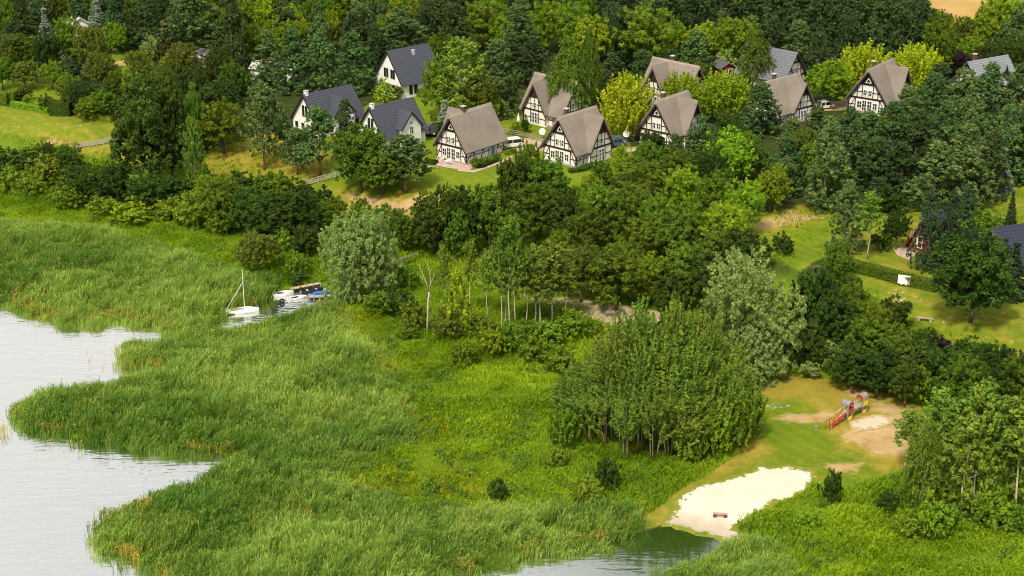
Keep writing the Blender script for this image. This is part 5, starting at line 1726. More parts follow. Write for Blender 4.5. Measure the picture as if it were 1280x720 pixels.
def chair(label, px, py, yaw):
    x, y, z = at(px, py)
    root = empty('garden_chair', (x, y, z + .05), R(yaw)); tag(root, label, 'chair', 'white chairs on the terrace')
    MB().box((0, 0, .43), (.50, .48, .05)).build('seat', GW, root); MB().box((0, .25, .78), (.50, .05, .68)).build('backrest', GW, root)
    for i in (-1, 1):
        for j in (-1, 1): MB().box((i * .21, j * .2, .2), (.05, .05, .42)).build('leg', GW, root)
    return root


chair('white garden chair at the terrace edge in front of the glazed doors', 563, 206, 20)
chair('white garden chair beside the left glazed door of the terrace', 552.5, 201, -60)
x, y, z = at(559.5, 206)
root = empty('garden_table', (x, y, z + .05)); tag(root, 'small round white garden table on the paved terrace', 'table')
MB().tube([(0, 0, .68), (0, 0, .73)], .5, 14).build('table_top', GW, root)
MB().tube([(0, 0, 0), (0, 0, .68)], .06, 7).build('leg', GW, root)
MB().tube([(0, 0, 0), (0, 0, .04)], .28, 10).build('base', GW, root)
bench('grey wooden bench on the lawn beside the terrace', 541, 211, 12, 2.0, GWOOD, GWOOD, 'garden_bench')
# white garden parasol by the birch house, clothes colours on a line
x, y, z = at(648, 158)
root = empty('garden_parasol', (x, y, z)); tag(root, 'closed white garden parasol beside the birch-hidden house', 'parasol')
MB().tube([(0, 0, 0), (0, 0, 2.5)], .035, 6).build('pole', METAL, root)
MB().tube([(0, 0, .9), (0, 0, 1.3), (0, 0, 2.3), (0, 0, 2.5)], [.32, .28, .12, .03], 9).build('canopy', CLOTH, root)
# dead white birch
rng = np.random.RandomState(4)
x, y, z = at(534, 419)
mb = MB()
k = project((x, y, z))[2] / FPX / math.cos(PITCH)
mb.tube([(0, 0, -.3), (.10, 0, 2.5), (.22, 0, 5.2), (.38, .1, 6.6)], [.16, .14, .115, .10], 8)
for pts, r0 in ([[(.38, .1, 6.6), (.05, 0, 7.9), (-.45, .1, 9.2), (-.9, .1, 10.6)], .085], [[(.38, .1, 6.6), (.62, .2, 8.2), (.45, .1, 9.6), (.2, .1, 11.0)], .085], [[(.55, .15, 7.6), (.95, .2, 8.6), (1.1, .25, 9.4)], .055],
                [[(-.1, 0, 8.2), (-.5, -.2, 8.6), (-.75, -.2, 9.3)], .04], [[(.5, .1, 9.2), (.75, .1, 9.9), (.7, .1, 10.5)], .035], [[(.22, 0, 5.4), (.7, .1, 6.1)], .03]):
    mb.tube(pts, [r0 * (1 - .75 * i / (len(pts) - 1)) for i in range(len(pts))], 6)
o = mb.build('dead_tree', plain('bleached_wood', (.52, .44, .35), .85, .2, 2), smooth=True); o.location = (x, y, z); o.scale = (1, 1, .98)
tag(o, 'bare bleached dead tree with a forked top standing in the weeds', 'dead tree')
# a brush pile on the bank at the left, rusty scrub on the right bank handled as plants

rng = np.random.RandomState(61)
X = []; Y = []
for (px, py, sx, sy, n) in ((1128, 372, 30, 12, 18), (1240, 405, 60, 30, 7), (70, 156, 80, 14, 12), (975, 508, 30, 4, 9)):
    for _ in range(n):
        a = at(px + rng.randn() * sx * .5, py + rng.randn() * sy * .4); X.append(a[0]); Y.append(a[1])
X, Y = np.array(X), np.array(Y)
n = len(X); k = 7
X = np.repeat(X, k) + rng.randn(n * k) * .16; Y = np.repeat(Y, k) + rng.randn(n * k) * .16
P = np.stack([X, Y, Hf(X, Y) + .07], 1); s_ = .035 + .03 * rng.rand(n * k)[:, None]
V = np.stack([P + s_ * [1, 0, 0], P + s_ * [0, 1, .1], P - s_ * [1, 0, 0], P - s_ * [0, 1, .1]], 1).reshape(-1, 3)
tag(link(bpy.data.objects.new('daisy_flowers', np_mesh('daisy_flowers', V, np.arange(len(V)).reshape(-1, 4), CLOTH))), 'small white flower specks scattered over the lawns', 'flowers', kind='stuff')
# ------------------------------------------------------------------ plants: (kind, px, y of top, y of base, width px[, label])
T = [
    # the far top left
    ('green', 8, -12, 60, 36), ('dpine', 32, -4, 62, 40), ('bspruce', 60, 11, 68, 26, 'blue spruce with a wide skirt beside the pale mauve-roofed cabin'), ('bspruce', 74, 34, 72, 17, 'smallest pale blue spruce in front of the mauve-roofed cabin'),
    ('wbush', 66, 0, 26, 22), ('spruce', 101, -22, 44, 24, 'dark narrow spruce towering over the mauve-roofed cabin'), ('bspruce', 123, -8, 46, 28), ('lbush', 82, 6, 28, 26), ('obush', 84, 36, 66, 26),
    ('dpine', 150, -8, 62, 50), ('dpine', 186, -14, 60, 48), ('hpine', 246, -14, 79, 84, 'huge grey-green pine over the long tan shelter'), ('dpine', 216, 14, 76, 40), ('dpine', 291, -10, 88, 44),
    ('rusty', 207, 26, 76, 18, 'narrow rusty brown conifer beside the huge grey-green pine'), ('wbush', 190, 44, 76, 22), ('wbush', 182, 52, 70, 16), ('lime', 146, 28, 68, 32, 'small yellow-green tree at the rim of the grassy clearing'),
    ('olive', 20, 42, 88, 44), ('green', 45, 46, 86, 36), ('green', 4, 72, 112, 34), ('olive', 32, 78, 112, 40), ('green', 66, 76, 112, 34), ('spruce', 96, 68, 104, 30), ('olive', 128, 66, 116, 46),
    ('green', 88, 94, 128, 34), ('dark', 104, 100, 142, 42), ('lbush', 33, 119, 130, 11, 'small round clipped topiary ball behind the low hedges'), ('dbush', 60, 118, 138, 24), ('dbush', 30, 108, 126, 24),
    ('oak', 150, 88, 132, 36), ('green', 175, 92, 140, 44), ('oak', 205, 82, 130, 40), ('green', 112, 122, 150, 34), ('oak', 132, 112, 150, 36), ('lbush', 134, 135, 148, 12), ('lime', 214, 68, 96, 26),
    ('dark', 190, 116, 248, 84, 'tallest blackish leafy tree between the mown field and the light poplar'), ('dark', 216, 100, 226, 50), ('birch', 246, 104, 190, 34), ('laspen', 247, 146, 258, 28, 'slim light green poplar-like aspen beside the tallest blackish tree'),
    ('green', 280, 126, 192, 62), ('dpine', 288, 100, 150, 42), ('wbush', 275, 122, 146, 18), ('lbush', 262, 86, 100, 16), ('dpine', 300, 70, 118, 34),
    # around the white houses
    ('lime', 330, -2, 46, 34), ('lime', 362, 4, 52, 36), ('lime', 344, 24, 60, 30), ('pine', 398, 4, 74, 38), ('lime', 376, 20, 60, 28), ('lime', 414, 12, 64, 28), ('green', 302, -8, 46, 44), ('olive', 318, 36, 66, 34),
    ('pine', 336, 38, 104, 46), ('pine', 368, 36, 114, 54), ('pine', 404, 36, 112, 48), ('pine', 442, 40, 116, 54, 'broad grey-green pine whose crown touches the tall white house'),
    ('pine', 452, -6, 60, 44), ('pine', 482, -8, 58, 36), ('pine', 506, 9, 90, 82, 'broad dark grey-green pine directly behind the tall white house'), ('dpine', 470, 30, 96, 36), ('dpine', 536, 0, 62, 46), ('dpine', 566, 4, 70, 50), ('oak', 556, 40, 76, 36),
    ('green', 608, 0, 62, 64), ('lime', 628, 20, 66, 40), ('green', 540, 44, 92, 30),
    ('laspen', 578, 47, 150, 64, 'light green airy tree right of the tall white house'), ('pine', 622, 50, 144, 62), ('green', 548, 70, 146, 40), ('olive', 598, 96, 152, 50), ('sapling', 480, 98, 128, 28, 'thin sapling in front of the tall white house gable'), ('obush', 498, 106, 124, 14),
    ('hpine', 331, 104, 212, 60, 'spreading pine with a forked trunk left of the white houses'), ('pine', 357, 150, 190, 40), ('hpine', 372, 160, 218, 40, 'leaning pine with a reddish trunk below the white houses'), ('hpine', 400, 134, 218, 60, 'grey-green pine in front of the white house with the arched window'),
    ('dpine', 433, 124, 172, 30, 'dark young pine between the two dormered white houses'), ('hoak', 452, 158, 240, 62, 'broad oak with bright leaves covering the white dormered house'), ('hoak', 478, 182, 242, 66), ('hpine', 508, 168, 240, 60, 'dark spreading pine right of the oak above the dry bank'),
    ('bspruce', 556, 126, 168, 24, 'small blue-grey spruce beside the parked grey-blue car'), ('lime', 616, 122, 152, 20), ('dbush', 549, 152, 170, 14), ('bush', 612, 195, 204, 11, 'second clipped round bush along the blue-doored wall'), ('bush', 621, 191, 200, 11, 'round bush nearest the blue door'), ('bush', 598, 196, 209, 20),
    ('bush', 657, 150, 166, 14), ('lbush', 645, 151, 166, 14), ('bush', 640, 158, 168, 10), ('dbush', 656, 143, 168, 9), ('bush', 634, 186, 193, 9), ('bush', 642, 184, 192, 9),
    # birch house and the top middle
    ('birch', 708, 46, 152, 56, 'tall dark hanging birch hiding the thatched house'), ('birch', 735, 36, 134, 34, 'taller light-topped birch just behind the dark hanging birch'), ('pine', 742, 72, 124, 34), ('green', 692, 96, 152, 26),
    ('dpine', 640, 42, 96, 48), ('dpine', 664, 50, 108, 46), ('pine', 652, -2, 52, 40), ('lime', 682, 2, 66, 52), ('green', 716, 4, 70, 52), ('lime', 742, 20, 84, 50), ('dpine', 778, 10, 86, 46), ('green', 810, 6, 92, 80, 'great broad light-topped tree behind the golden trees'), ('dpine', 764, 66, 106, 40),
    ('pine', 802, 62, 104, 34), ('lime', 848, 26, 74, 40), ('lime', 876, 26, 78, 44), ('lime', 918, 22, 84, 58), ('pine', 868, 38, 96, 58), ('wbush', 905, 62, 92, 30), ('dpine', 834, 62, 100, 36),
    ('golden', 783, 92, 172, 66, 'brightest golden-yellow tree between two thatched roofs'), ('ylime', 852, 92, 148, 54, 'yellow-green spiky tree covering the half-hidden thatched roof'), ('ylime', 902, 90, 152, 66, 'yellow-green spiky tree right of the hidden thatched roof'), ('olive', 872, 78, 120, 34),
    ('birch', 944, 38, 108, 46, 'hanging birch in front of the grey-tiled house'), ('pine', 950, 104, 168, 54), ('pine', 996, 26, 92, 48), ('lime', 1034, 76, 134, 58), ('golden', 1078, 56, 122, 66, 'wide golden-yellow tree left above the black-timbered house'), ('golden', 1142, 56, 120, 60, 'golden-yellow tree right above the black-timbered house'),
    ('plum', 1196, 64, 96, 34, 'purple-black plum tree beside the pale grey roof'), ('lime', 1104, 66, 110, 40),
    # the dark pine wood at the top
    ('dpine', 640, -24, 36, 50), ('dpine', 690, -26, 30, 46), ('dpine', 740, -30, 34, 50), ('dpine', 790, -30, 36, 52), ('dpine', 835, -28, 46, 54), ('dpine', 868, -22, 56, 50), ('dpine', 900, -26, 50, 52), ('dpine', 935, -24, 56, 54), ('dpine', 968, -14, 66, 54), ('dpine', 965, 22, 82, 40), ('dpine', 1020, -16, 72, 56), ('dpine', 1046, -4, 90, 54),
    ('dpine', 1075, -12, 82, 58), ('dpine', 1098, -2, 96, 56), ('dpine', 1124, -4, 92, 54), ('dpine', 1148, 0, 92, 48), ('dpine', 1056, 20, 100, 44), ('dpine', 1020, 40, 104, 40), ('green', 1168, 16, 96, 50), ('olive', 1196, 20, 82, 40), ('lime', 1212, 46, 88, 42), ('lime', 1244, -12, 64, 54), ('lime', 1226, 14, 62, 30), ('pine', 1252, 28, 80, 40), ('pine', 1272, 4, 70, 44), ('dark', 1276, 42, 104, 50), ('pine', 1238, 54, 86, 34), ('dpine', 990, -30, 30, 50), ('dpine', 1050, -34, 24, 50), ('dpine', 1105, -34, 30, 48), ('dpine', 600, -26, 30, 50), ('dpine', 560, -30, 26, 46), ('dpine', 520, -26, 28, 48), ('green', 480, -30, 24, 48), ('lime', 430, -22, 32, 44), ('lime', 392, -28, 26, 46), ('green', 350, -30, 24, 46),
    # the pines on the right
    ('pine', 1132, 108, 190, 58), ('pine', 1162, 92, 176, 60), ('pine', 1196, 86, 172, 62), ('pine', 1232, 80, 170, 62), ('pine', 1208, 88, 152, 44), ('pine', 1268, 80, 176, 60), ('dpine', 1060, 134, 190, 46), ('pine', 1082, 140, 206, 56), ('pine', 1112, 128, 214, 60), ('dpine', 1142, 138, 224, 54), ('pine', 1176, 130, 230, 60), ('dpine', 1092, 172, 236, 58), ('dpine', 1122, 180, 246, 56), ('pine', 1216, 128, 224, 60), ('pine', 1252, 132, 226, 62), ('dpine', 1282, 130, 224, 56),
    ('pine', 1032, 154, 262, 66, 'tall conical grey-green pine above the dry grass bank'), ('pine', 1018, 132, 190, 46), ('pine', 988, 148, 208, 48), ('olive', 1000, 160, 216, 52), ('pine', 1168, 178, 262, 78, 'broad pale-tipped pine above the red A-frame cabin'), ('pine', 1204, 156, 256, 76), ('bspruce', 1250, 186, 240, 30), ('dpine', 1236, 164, 248, 54), ('dpine', 1100, 222, 262, 40), ('spruce', 1090, 222, 262, 26), ('dbush', 1112, 232, 268, 40),
    ('pine', 1056, 228, 312, 48, 'pine on the lawn edge right of the dry bank, with tufted crown'), ('aspen', 1083, 240, 324, 36, 'slim round-crowned tree on a bare trunk in the lawn behind the hedge'), ('dark', 1120, 262, 312, 34, 'low dark round tree beside the red A-frame cabin'), ('dbush', 1100, 288, 312, 30), ('fir', 1157, 238, 336, 46, 'dark ragged fir covering most of the red A-frame cabin'), ('fir', 1184, 240, 330, 40), ('fir', 1200, 232, 318, 40), ('hdark', 1213, 284, 402, 102, 'big round dark tree standing alone on the right lawn'), ('dark', 1240, 300, 366, 56), ('spruce', 1264, 304, 372, 38),
    ('spruce', 1262, 240, 286, 16, 'narrow lone dark fir above the dark blue roof'), ('oak', 1046, 303, 358, 40, 'compact leafy tree at the end of the lawn hedge'), ('dbush', 978, 291, 318, 28, 'round dark bush alone on the dry grass slope'), ('bush', 1230, 262, 290, 50), ('bush', 1200, 268, 296, 40),
    # big mixed mass in the middle
    ('dark', 814, 164, 210, 34, 'small dark tree before the half-covered thatched gable'), ('pine', 874, 144, 226, 58), ('lime', 908, 162, 236, 66), ('pine', 842, 168, 226, 42), ('oak', 936, 178, 226, 52), ('lime', 962, 206, 266, 48, 'yellow-green tree at the top of the dry grass slope'), ('oak', 752, 200, 246, 30), ('lime', 776, 180, 226, 30), ('oak', 800, 196, 260, 72), ('lime', 852, 208, 270, 50), ('green', 892, 216, 282, 60), ('lime', 928, 226, 296, 50),
    ('oak', 660, 178, 262, 36), ('oak', 684, 198, 268, 52), ('dark', 640, 196, 282, 46), ('oak', 668, 228, 304, 84), ('dark', 700, 240, 308, 58), ('green', 752, 232, 292, 62, 'grey-topped leafy tree between darker oaks'), ('oak', 736, 258, 324, 62), ('oak', 790, 232, 300, 56), ('green', 822, 240, 304, 54), ('oak', 840, 262, 330, 66), ('oak', 800, 276, 348, 60), ('green', 860, 254, 310, 46), ('lime', 906, 254, 316, 56), ('oak', 896, 286, 346, 60), ('dark', 928, 288, 352, 60),
    ('dark', 556, 232, 316, 34, 'narrow dark tree rising at the end of the dry bank'), ('dark', 585, 236, 318, 56), ('oak', 612, 232, 322, 56), ('dark', 540, 256, 322, 50), ('oak', 506, 262, 316, 44), ('oak', 570, 262, 326, 40), ('green', 700, 286, 340, 40), ('olive', 726, 304, 378, 58), ('olive', 700, 314, 366, 38), ('oak', 770, 312, 388, 72), ('green', 812, 318, 380, 56), ('oak', 852, 304, 382, 66), ('dark', 880, 322, 392, 52), ('dark', 838, 342, 392, 44),
    # willows
    ('willow', 450, 259, 372, 94, 'rounded silver-grey willow beside the boats'), ('wbush', 430, 349, 384, 25, 'small grey-green willow bush at the foot of the boat-side willow'), ('willow', 938, 304, 462, 130, 'largest silver-grey willow above the playground'), ('willow', 936, 386, 474, 80, 'lower grey willow crown at the foot of the largest willow'), ('wbush', 1040, 428, 462, 46, 'pale low willow bush right of the largest willow'), ('wbush', 1014, 452, 472, 26),
    # bank below the right lawn
    ('dark', 1010, 338, 440, 62), ('dark', 1036, 360, 440, 60), ('oak', 1060, 356, 424, 54), ('green', 1092, 378, 452, 44), ('oak', 1082, 400, 470, 62), ('dark', 1116, 374, 424, 44), ('dark', 1004, 400, 462, 54), ('dark', 1060, 430, 484, 60), ('dark', 1096, 436, 496, 60), ('oak', 1126, 408, 474, 60), ('dark', 1150, 412, 470, 54), ('pbush', 1174, 420, 448, 42, 'reddish-brown bush on the bank under the plank bench'), ('dark', 1176, 436, 504, 62), ('lime', 1150, 456, 506, 34, 'yellow-green bush-like tree in the dark bank above the aspens'), ('oak', 1200, 446, 520, 62), ('dark', 1212, 426, 470, 50), ('dark', 1240, 430, 490, 56), ('dark', 1232, 460, 524, 56), ('oak', 1270, 446, 520, 60), ('pbush', 1275, 440, 470, 34), ('dark', 1130, 450, 508, 44),
    # left bank thicket
    ('dbush', 20, 186, 222, 54), ('bush', 60, 196, 234, 56), ('oak', 88, 184, 230, 40), ('dark', 108, 206, 252, 54), ('lbush', 120, 196, 218, 18, 'yellow-topped elder bush on the left bank'), ('lbush', 135, 194, 216, 20), ('oak', 126, 208, 254, 44), ('dark', 152, 204, 258, 54), ('dark', 186, 216, 264, 62), ('dark', 220, 220, 262, 50), ('sbush', 166, 230, 254, 22), ('lbush', 166, 249, 278, 50, 'rounded pale green bush standing out at the edge of the wet meadow'), ('bush', 212, 246, 276, 44), ('bush', 246, 238, 284, 50), ('oak', 282, 222, 284, 54), ('green', 262, 218, 268, 40), ('dark', 316, 236, 296, 60), ('oak', 342, 216, 280, 56), ('dark', 372, 240, 302, 70, 'widest blackish tree in the thicket left of the boat-side willow'), ('oak', 402, 256, 296, 44), ('olive', 348, 230, 276, 30), ('dark', 336, 262, 306, 50), ('oak', 416, 246, 288, 36), ('dark', 385, 284, 322, 36), ('olive', 325, 292, 342, 54, 'dome-shaped olive bush-tree alone in the wet meadow above the sail'), ('bush', 12, 208, 240, 40), ('bush', 40, 218, 246, 40), ('bush', 84, 228, 260, 46), ('bush', 130, 244, 270, 40), ('bush', 282, 262, 292, 44), ('bush', 352, 288, 318, 40), ('oak', 480, 256, 300, 40), ('bush', 450, 246, 270, 30), ('bush', 372, 316, 344, 30), ('dbush', 372, 340, 354, 26),
    # undergrowth round the aspens
    ('bush', 510, 330, 362, 30), ('bush', 478, 362, 392, 44), ('dbush', 500, 358, 394, 44), ('bush', 520, 376, 412, 40), ('bush', 512, 402, 426, 26), ('obush', 560, 386, 426, 40), ('bush', 600, 392, 422, 40), ('bush', 612, 404, 434, 34), ('lbush', 618, 410, 446, 34, 'bright young bush at the foot of the pale aspen trunks'), ('bush', 660, 400, 430, 40), ('bush', 690, 402, 440, 50), ('bush', 716, 386, 424, 44), ('lbush', 742, 396, 420, 26), ('bush', 666, 420, 452, 46), ('bush', 640, 400, 440, 40), ('bush', 700, 432, 466, 46), ('sbush', 580, 428, 456, 34),
    ('dbush', 762, 572, 612, 36, 'small dark tree-like bush under the pole thicket'), ('bush', 734, 598, 636, 44, 'rounded green bush at the reed edge below the pole thicket'), ('dbush', 622, 600, 626, 26), ('bush', 700, 560, 584, 28), ('dbush', 1036, 588, 630, 30, 'small dark upright bush at the grassy rim of the beach'), ('lbush', 1009, 638, 662, 34, 'small bright yellow-green bush in the tall weeds below the beach'), ('sapling', 1157, 612, 672, 40, 'yellow-green sapling in front of the white-trunked birch'), ('bush', 1136, 640, 672, 44), ('bush', 1180, 630, 672, 50), ('dbush', 1110, 612, 640, 30), ('bush', 1240, 618, 658, 56), ('bush', 1276, 630, 664, 40),
]
ASPEN = [('aspen', 637, 271, 418, 40, 'tallest aspen with a straight pale trunk in the middle clump'), ('aspen', 626, 294, 416, 31, 'pale-trunked aspen just left of the tallest one'), ('aspen', 645, 300, 418, 29, 'leaning pale-trunked aspen just right of the tallest one'), ('aspen', 610, 312, 400, 29), ('aspen', 588, 300, 394, 26), ('aspen', 556, 306, 402, 23),
         ('aspen', 657, 312, 412, 35), ('aspen', 668, 306, 408, 40), ('aspen', 690, 302, 408, 47), ('aspen', 706, 324, 404, 40), ('sapling', 572, 338, 420, 44, 'yellow-green sapling left of the aspen clump'), ('aspen', 632, 320, 412, 26), ('aspen', 676, 324, 416, 35),
         ('aspen', 1166, 486, 612, 56, 'aspen at the outer edge of the clump beside the playground'), ('aspen', 1216, 478, 640, 84, 'broadest aspen in the clump beside the playground, with a forking pale trunk'), ('aspen', 1268, 488, 646, 70), ('aspen', 1190, 500, 630, 60), ('aspen', 1243, 500, 636, 64), ('birch', 1152, 526, 634, 54, 'white-trunked birch in front of the playground aspens'), ('aspen', 1200, 520, 650, 60), ('aspen', 1285, 520, 640, 60), ('aspen', 1130, 512, 590, 36), ('bush', 1190, 600, 646, 50), ('bush', 1232, 604, 652, 50), ('laspen', 1184, 504, 622, 44), ('laspen', 1246, 500, 636, 48), ('laspen', 1280, 496, 640, 50), ('laspen', 1148, 520, 600, 36), ('laspen', 1214, 484, 646, 56)]
for e in T:
    plant_px(*e[:5], label=e[5] if len(e) > 5 else None)
for e in ASPEN:
    plant_px(*e[:5], label=e[5] if len(e) > 5 else None)
for e in [('sbush', 862, 516, 578, 44), ('sbush', 892, 500, 572, 48), ('sbush', 918, 492, 562, 46), ('sbush', 936, 486, 548, 38), ('sbush', 704, 508, 560, 36)]:
    plant_px(*e)
# the pole-stemmed willow thicket
c = np.array(at(817, 534)); rx, ry = 10.4, 9.5
prng = np.random.RandomState(12)
pts = []
while len(pts) < 66:
    q = prng.rand(2) * 2 - 1
    if q @ q > 1: continue
    p = c[:2] + q * [rx, ry]
    if all((p[0] - a) ** 2 + (p[1] - b) ** 2 > 2.6 for a, b in pts): pts.append(tuple(p))
for a, b in pts:
    rr = math.hypot((a - c[0]) / rx, (b - c[1]) / ry)
    Hh = 16.2 * (1 - .50 * rr ** 2.0) * (1 - .16 * max(0, -(a - c[0]) / rx)) * prng.uniform(.84, 1.12)
    if (a - c[0]) / rx < -.5: Hh *= .86
    plant('osier', a, b, Hh, 4.6 * prng.uniform(.85, 1.3), seed=(1 if (a - c[0]) / rx < .5 and b < c[1] + 2 else 0) + 2 * prng.randint(2), radial=((a - c[0]) / rx * .10 + prng.randn() * .04, (b - c[1]) / ry * .10 + prng.randn() * .04), group='pole-stemmed willows of the dense thicket',
          label='pole-stemmed willow, one of many crowded into the dense thicket above the beach')

# fill the woods where nothing stands yet
FILL = [
    ([(-60, -30), (300, -30), (300, 60), (280, 120), (160, 128), (60, 96), (-60, 96)], ['green', 'dpine', 'olive', 'oak', 'pine', 'dark'], 5.2, (7, 11)),
    ([(300, -30), (640, -30), (640, 60), (560, 84), (460, 90), (300, 90)], ['dpine', 'pine', 'green', 'lime', 'dpine'], 6.0, (8, 12)),
    ([(640, -30), (1130, -30), (1150, 92), (1000, 84), (930, 84), (760, 84), (640, 80)], ['dpine', 'dpine', 'pine', 'green', 'dpine'], 6.3, (9, 13)),
    ([(1160, 50), (1300, 40), (1300, 110), (1180, 96)], ['lime', 'pine', 'green', 'dark'], 5.5, (7, 10)),
    ([(1060, 150), (1300, 120), (1300, 225), (1220, 240), (1100, 250), (1060, 240)], ['pine', 'dpine', 'pine'], 5.5, (9, 12)),
    ([(760, 225), (900, 190), (960, 220), (910, 270), (920, 340), (860, 392), (700, 370), (690, 330), (600, 318), (520, 312), (560, 268), (640, 266)], ['oak', 'green', 'dark', 'oak'], 4.6, (6, 9)),
    ([(1000, 400), (1060, 370), (1130, 400), (1200, 440), (1300, 470), (1300, 530), (1180, 505), (1090, 478), (1010, 462)], ['dark', 'oak', 'dbush', 'bush'], 4.2, (4, 6.5)),
    ([(-40, 190), (60, 205), (160, 226), (240, 222), (330, 238), (430, 250), (430, 288), (380, 300), (300, 276), (160, 252), (60, 226), (-40, 212)], ['dark', 'oak', 'bush', 'dbush'], 4.0, (4, 6.5)),
    ([(150, 130), (240, 105), (300, 130), (300, 180), (240, 195), (160, 160)], ['dark', 'dark', 'oak'], 6., (8, 11)),
    ([(960, 225), (1060, 200), (1100, 262), (1040, 262), (985, 258)], ['pine', 'oak', 'green'], 5., (6, 9)),
]
keep_clear = [pxpoly(p) for p in LAWNS]
hp = np.array([(h.location.x, h.location.y) for h in HOUSES.values()])
frng = np.random.RandomState(99)
for poly, kinds, gap, hr_ in FILL:
    P = pxpoly(poly); x0, y0 = P.min(0); x1, y1 = P.max(0)
    cand = np.stack([x0 + frng.rand(1500) * (x1 - x0), y0 + frng.rand(1500) * (y1 - y0)], 1)
    cand = cand[sdist(cand[:, 0], cand[:, 1], P) > 0]
    ok = np.ones(len(cand), bool)
    for kc in keep_clear: ok &= sdist(cand[:, 0], cand[:, 1], kc) < -2.5
    for p in cand[ok]:
        if np.min(np.hypot(*(hp - p).T)) < 9.5: continue
        if any((t['x'] - p[0]) ** 2 + (t['y'] - p[1]) ** 2 < (gap * .62 + t['W'] * .36) ** 2 for t in TREES): continue
        k = kinds[frng.randint(len(kinds))]
        Hh = frng.uniform(*hr_)
        if 'bush' in k: Hh = min(Hh, 4.)
        # keep the sight line to a house open: nothing tall right in front of one
        blocked = any(abs(p[0] - q[0] * p[1] / q[1]) < 8 and 0 < q[1] - p[1] < 26 for q in hp)
        if blocked: k, Hh = ('bush' if k != 'dark' else 'dbush'), frng.uniform(2.2, 3.2)
        plant(k, p[0], p[1], Hh, Hh * frng.uniform(.62, .85) if 'bush' not in k else Hh * 1.35)

# ------------------------------------------------------------------ labels that single out each plant
LM = [(h, n) for h, n in (('h1', 'the blue-doored thatched house'), ('h2', 'the thatched house between two cars'), ('h3', 'the birch-hidden thatched house'), ('h4', 'the bush-fronted thatched house'),
      ('h5', 'the thatched roof among golden trees'), ('h6', 'the thatched house showing one gable'), ('h7', 'the grey-tiled timber-framed house'), ('h8', 'the black-timbered thatched house'), ('h9', 'the pale grey tiled roof'),
      ('w1', 'the arched-window white house'), ('w2', 'the white house beside the parked car'), ('w3', 'the tall plain white house'), ('r1', 'the red A-frame cabin'), ('r2', 'the dark blue roof'), ('c1', 'the long tan shelter'), ('c2', 'the mauve-roofed cabin'), ('c3', 'the low white cottage'))]
LMK = []
for h, n in LM:
    p = HOUSES[h].location; u, v, _ = project((p.x, p.y, p.z + 4)); LMK.append((u, v, n))
LMK += [(783, 140, 'the brightest golden tree'), (1142, 90, 'the right golden tree'), (1196, 80, 'the purple plum tree'), (450, 320, 'the boat-side silver willow'), (944, 390, 'the largest silver willow'), (820, 480, 'the pole thicket'),
        (534, 370, 'the bare dead tree'), (637, 350, 'the tallest aspen'), (1213, 345, 'the round lawn tree'), (1060, 512, 'the play climber'), (190, 185, 'the tallest blackish tree'), (70, 155, 'the mown left field'), (165, 65, 'the grassy clearing'),
        (306, 375, 'the sailing dinghy'), (410, 228, 'the grey rail fence'), (1130, 350, 'the white sheet'), (1155, 402, 'the plank bench'), (900, 640, 'the white beach'), (755, 392, 'the sandy path'), (1195, 15, 'the tan field'), (975, 285, 'the dry grass slope'),
        (500, 250, 'the dry brown bank'), (1032, 205, 'the tall conical pine'), (77, 132, 'the clipped block hedge'), (325, 320, 'the dome-shaped olive bush'), (166, 264, 'the pale green meadow bush'), (810, 50, 'the great broad light tree'), (246, 40, 'the huge shelter pine'), (330, 160, 'the fork-trunked pine'), (578, 95, 'the light airy tree')]
ORD = ['', 'second ', 'third ', 'fourth ', 'fifth ', 'sixth ', 'seventh ', 'eighth ', 'ninth ', 'tenth ', 'eleventh ', 'twelfth ', 'thirteenth ', 'fourteenth ']


def rel(t, m):
    dx, dy = t['px'] - m[0], t['py'] - m[1]
    if abs(dx) > abs(dy) * 1.2: return 'right of' if dx > 0 else 'left of'
    return 'above' if dy < 0 else 'below'


used = {}
todo = [t for t in TREES if not t['label']]
sizes = {}
for t in todo: sizes.setdefault(t['desc'], []).append(t['H'])
for t in todo:
    hs = sorted(sizes[t['desc']]); q = hs.index(t['H']) / max(1, len(hs) - 1)
    t['adj'] = 'tall ' if q > .75 else 'small ' if q < .25 else ''
    best = None
    for m in LMK:
        d = math.hypot(t['px'] - m[0], t['py'] - m[1])
        if d < 14: continue
        k = (t['desc'], rel(t, m), m[2])
        s = d + 55 * len(used.get(k, []))
        if best is None or s < best[0]: best = (s, k, m, d)
    used.setdefault(best[1], []).append((best[3], t))
for (desc, r, name), lst in used.items():
    lst.sort(key=lambda e: e[0])
    if len(lst) == 1:
        lst[0][1]['label'] = f"{lst[0][1]['adj']}{desc} {r} {name}"
    else:
        for i, (d, t) in enumerate(lst):
            t['label'] = f"{desc} {r} {name}, {ORD[i]}closest of {len(lst)}" if i else f"{desc} closest to {name}, {r} it".replace('left of it', 'on its left').replace('right of it', 'on its right')
GRP = {'fir': 'firs', 'tree': 'leafy trees of the lakeside wood', 'pine': 'pines of the wood', 'bush': 'bushes on the banks and in the gardens', 'spruce': 'spruces', 'birch': 'birches', 'willow': 'grey willows', 'aspen': 'slender aspens in clumps', 'young tree': 'saplings', 'conifer': None}
for t in TREES:
    if t['obj'] is None: continue
    tag(t['obj'], t['label'], t['cat'], t['group'] or GRP.get(t['cat']))

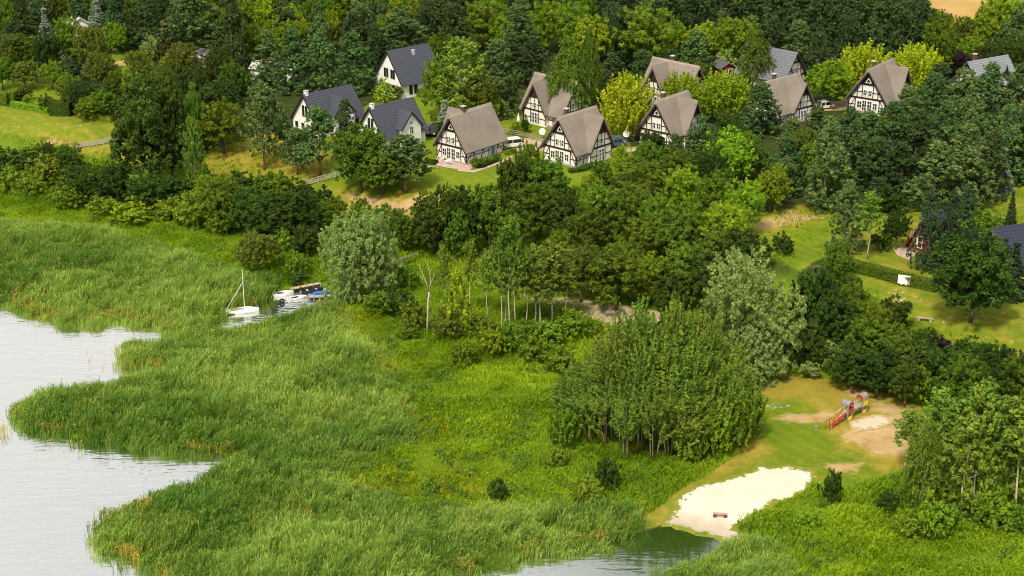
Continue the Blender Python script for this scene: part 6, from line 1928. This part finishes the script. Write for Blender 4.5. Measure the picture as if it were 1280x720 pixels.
# ------------------------------------------------------------------ daylight
SUN_EL, SUN_AZ = R(54), R(204)          # azimuth clockwise from +y (the view direction)
w = bpy.data.worlds.new('World'); SC.world = w; w.use_nodes = True
nt = w.node_tree; nt.nodes.clear()
out = nt.nodes.new('ShaderNodeOutputWorld'); bg = nt.nodes.new('ShaderNodeBackground'); bg.inputs['Strength'].default_value = .10
sky = nt.nodes.new('ShaderNodeTexSky'); sky.sky_type = 'NISHITA'; sky.sun_disc = False; sky.sun_elevation = SUN_EL; sky.sun_rotation = SUN_AZ
sky.air_density = 1.0; sky.dust_density = 2.0
tc = nt.nodes.new('ShaderNodeTexCoord')
mp = nt.nodes.new('ShaderNodeMapping'); mp.inputs['Scale'].default_value = (1, 1, 2.4); nt.links.new(tc.outputs['Generated'], mp.inputs[0])
cl = noise(nt, mp.outputs[0], 2.6, 6, .6)
fac = nt.nodes.new('ShaderNodeMapRange'); fac.inputs[1].default_value = .25; fac.inputs[2].default_value = .62; fac.inputs[3].default_value = .55; fac.inputs[4].default_value = 1.0
nt.links.new(cl, fac.inputs[0])
nt.links.new(mixc(nt, fac.outputs[0], sky.outputs[0], (5.2, 5.0, 4.6)), bg.inputs['Color'])
nt.links.new(bg.outputs[0], out.inputs[0])
sd_ = bpy.data.lights.new('sun', 'SUN'); sd_.energy = 2.2; sd_.angle = R(10); sd_.color = (1, .91, .74)
so = bpy.data.objects.new('sun', sd_); COL.objects.link(so)
dirv = Vector((math.sin(SUN_AZ) * math.cos(SUN_EL), math.cos(SUN_AZ) * math.cos(SUN_EL), math.sin(SUN_EL)))
so.rotation_euler = dirv.to_track_quat('Z', 'Y').to_euler(); so.location = dirv * 300
vs_ = SC.view_settings; vs_.view_transform = 'Standard'; vs_.look = 'None'; vs_.gamma = 1; vs_.exposure = 1.05; vs_.use_curve_mapping = False
SC.cycles.max_bounces = 6; SC.cycles.diffuse_bounces = 3; SC.cycles.transmission_bounces = 3; SC.cycles.glossy_bounces = 2; SC.cycles.transparent_max_bounces = 4
SC.cycles.use_denoising = True; SC.cycles.filter_width = 1.0
SC.cycles.denoising_prefilter = 'ACCURATE'
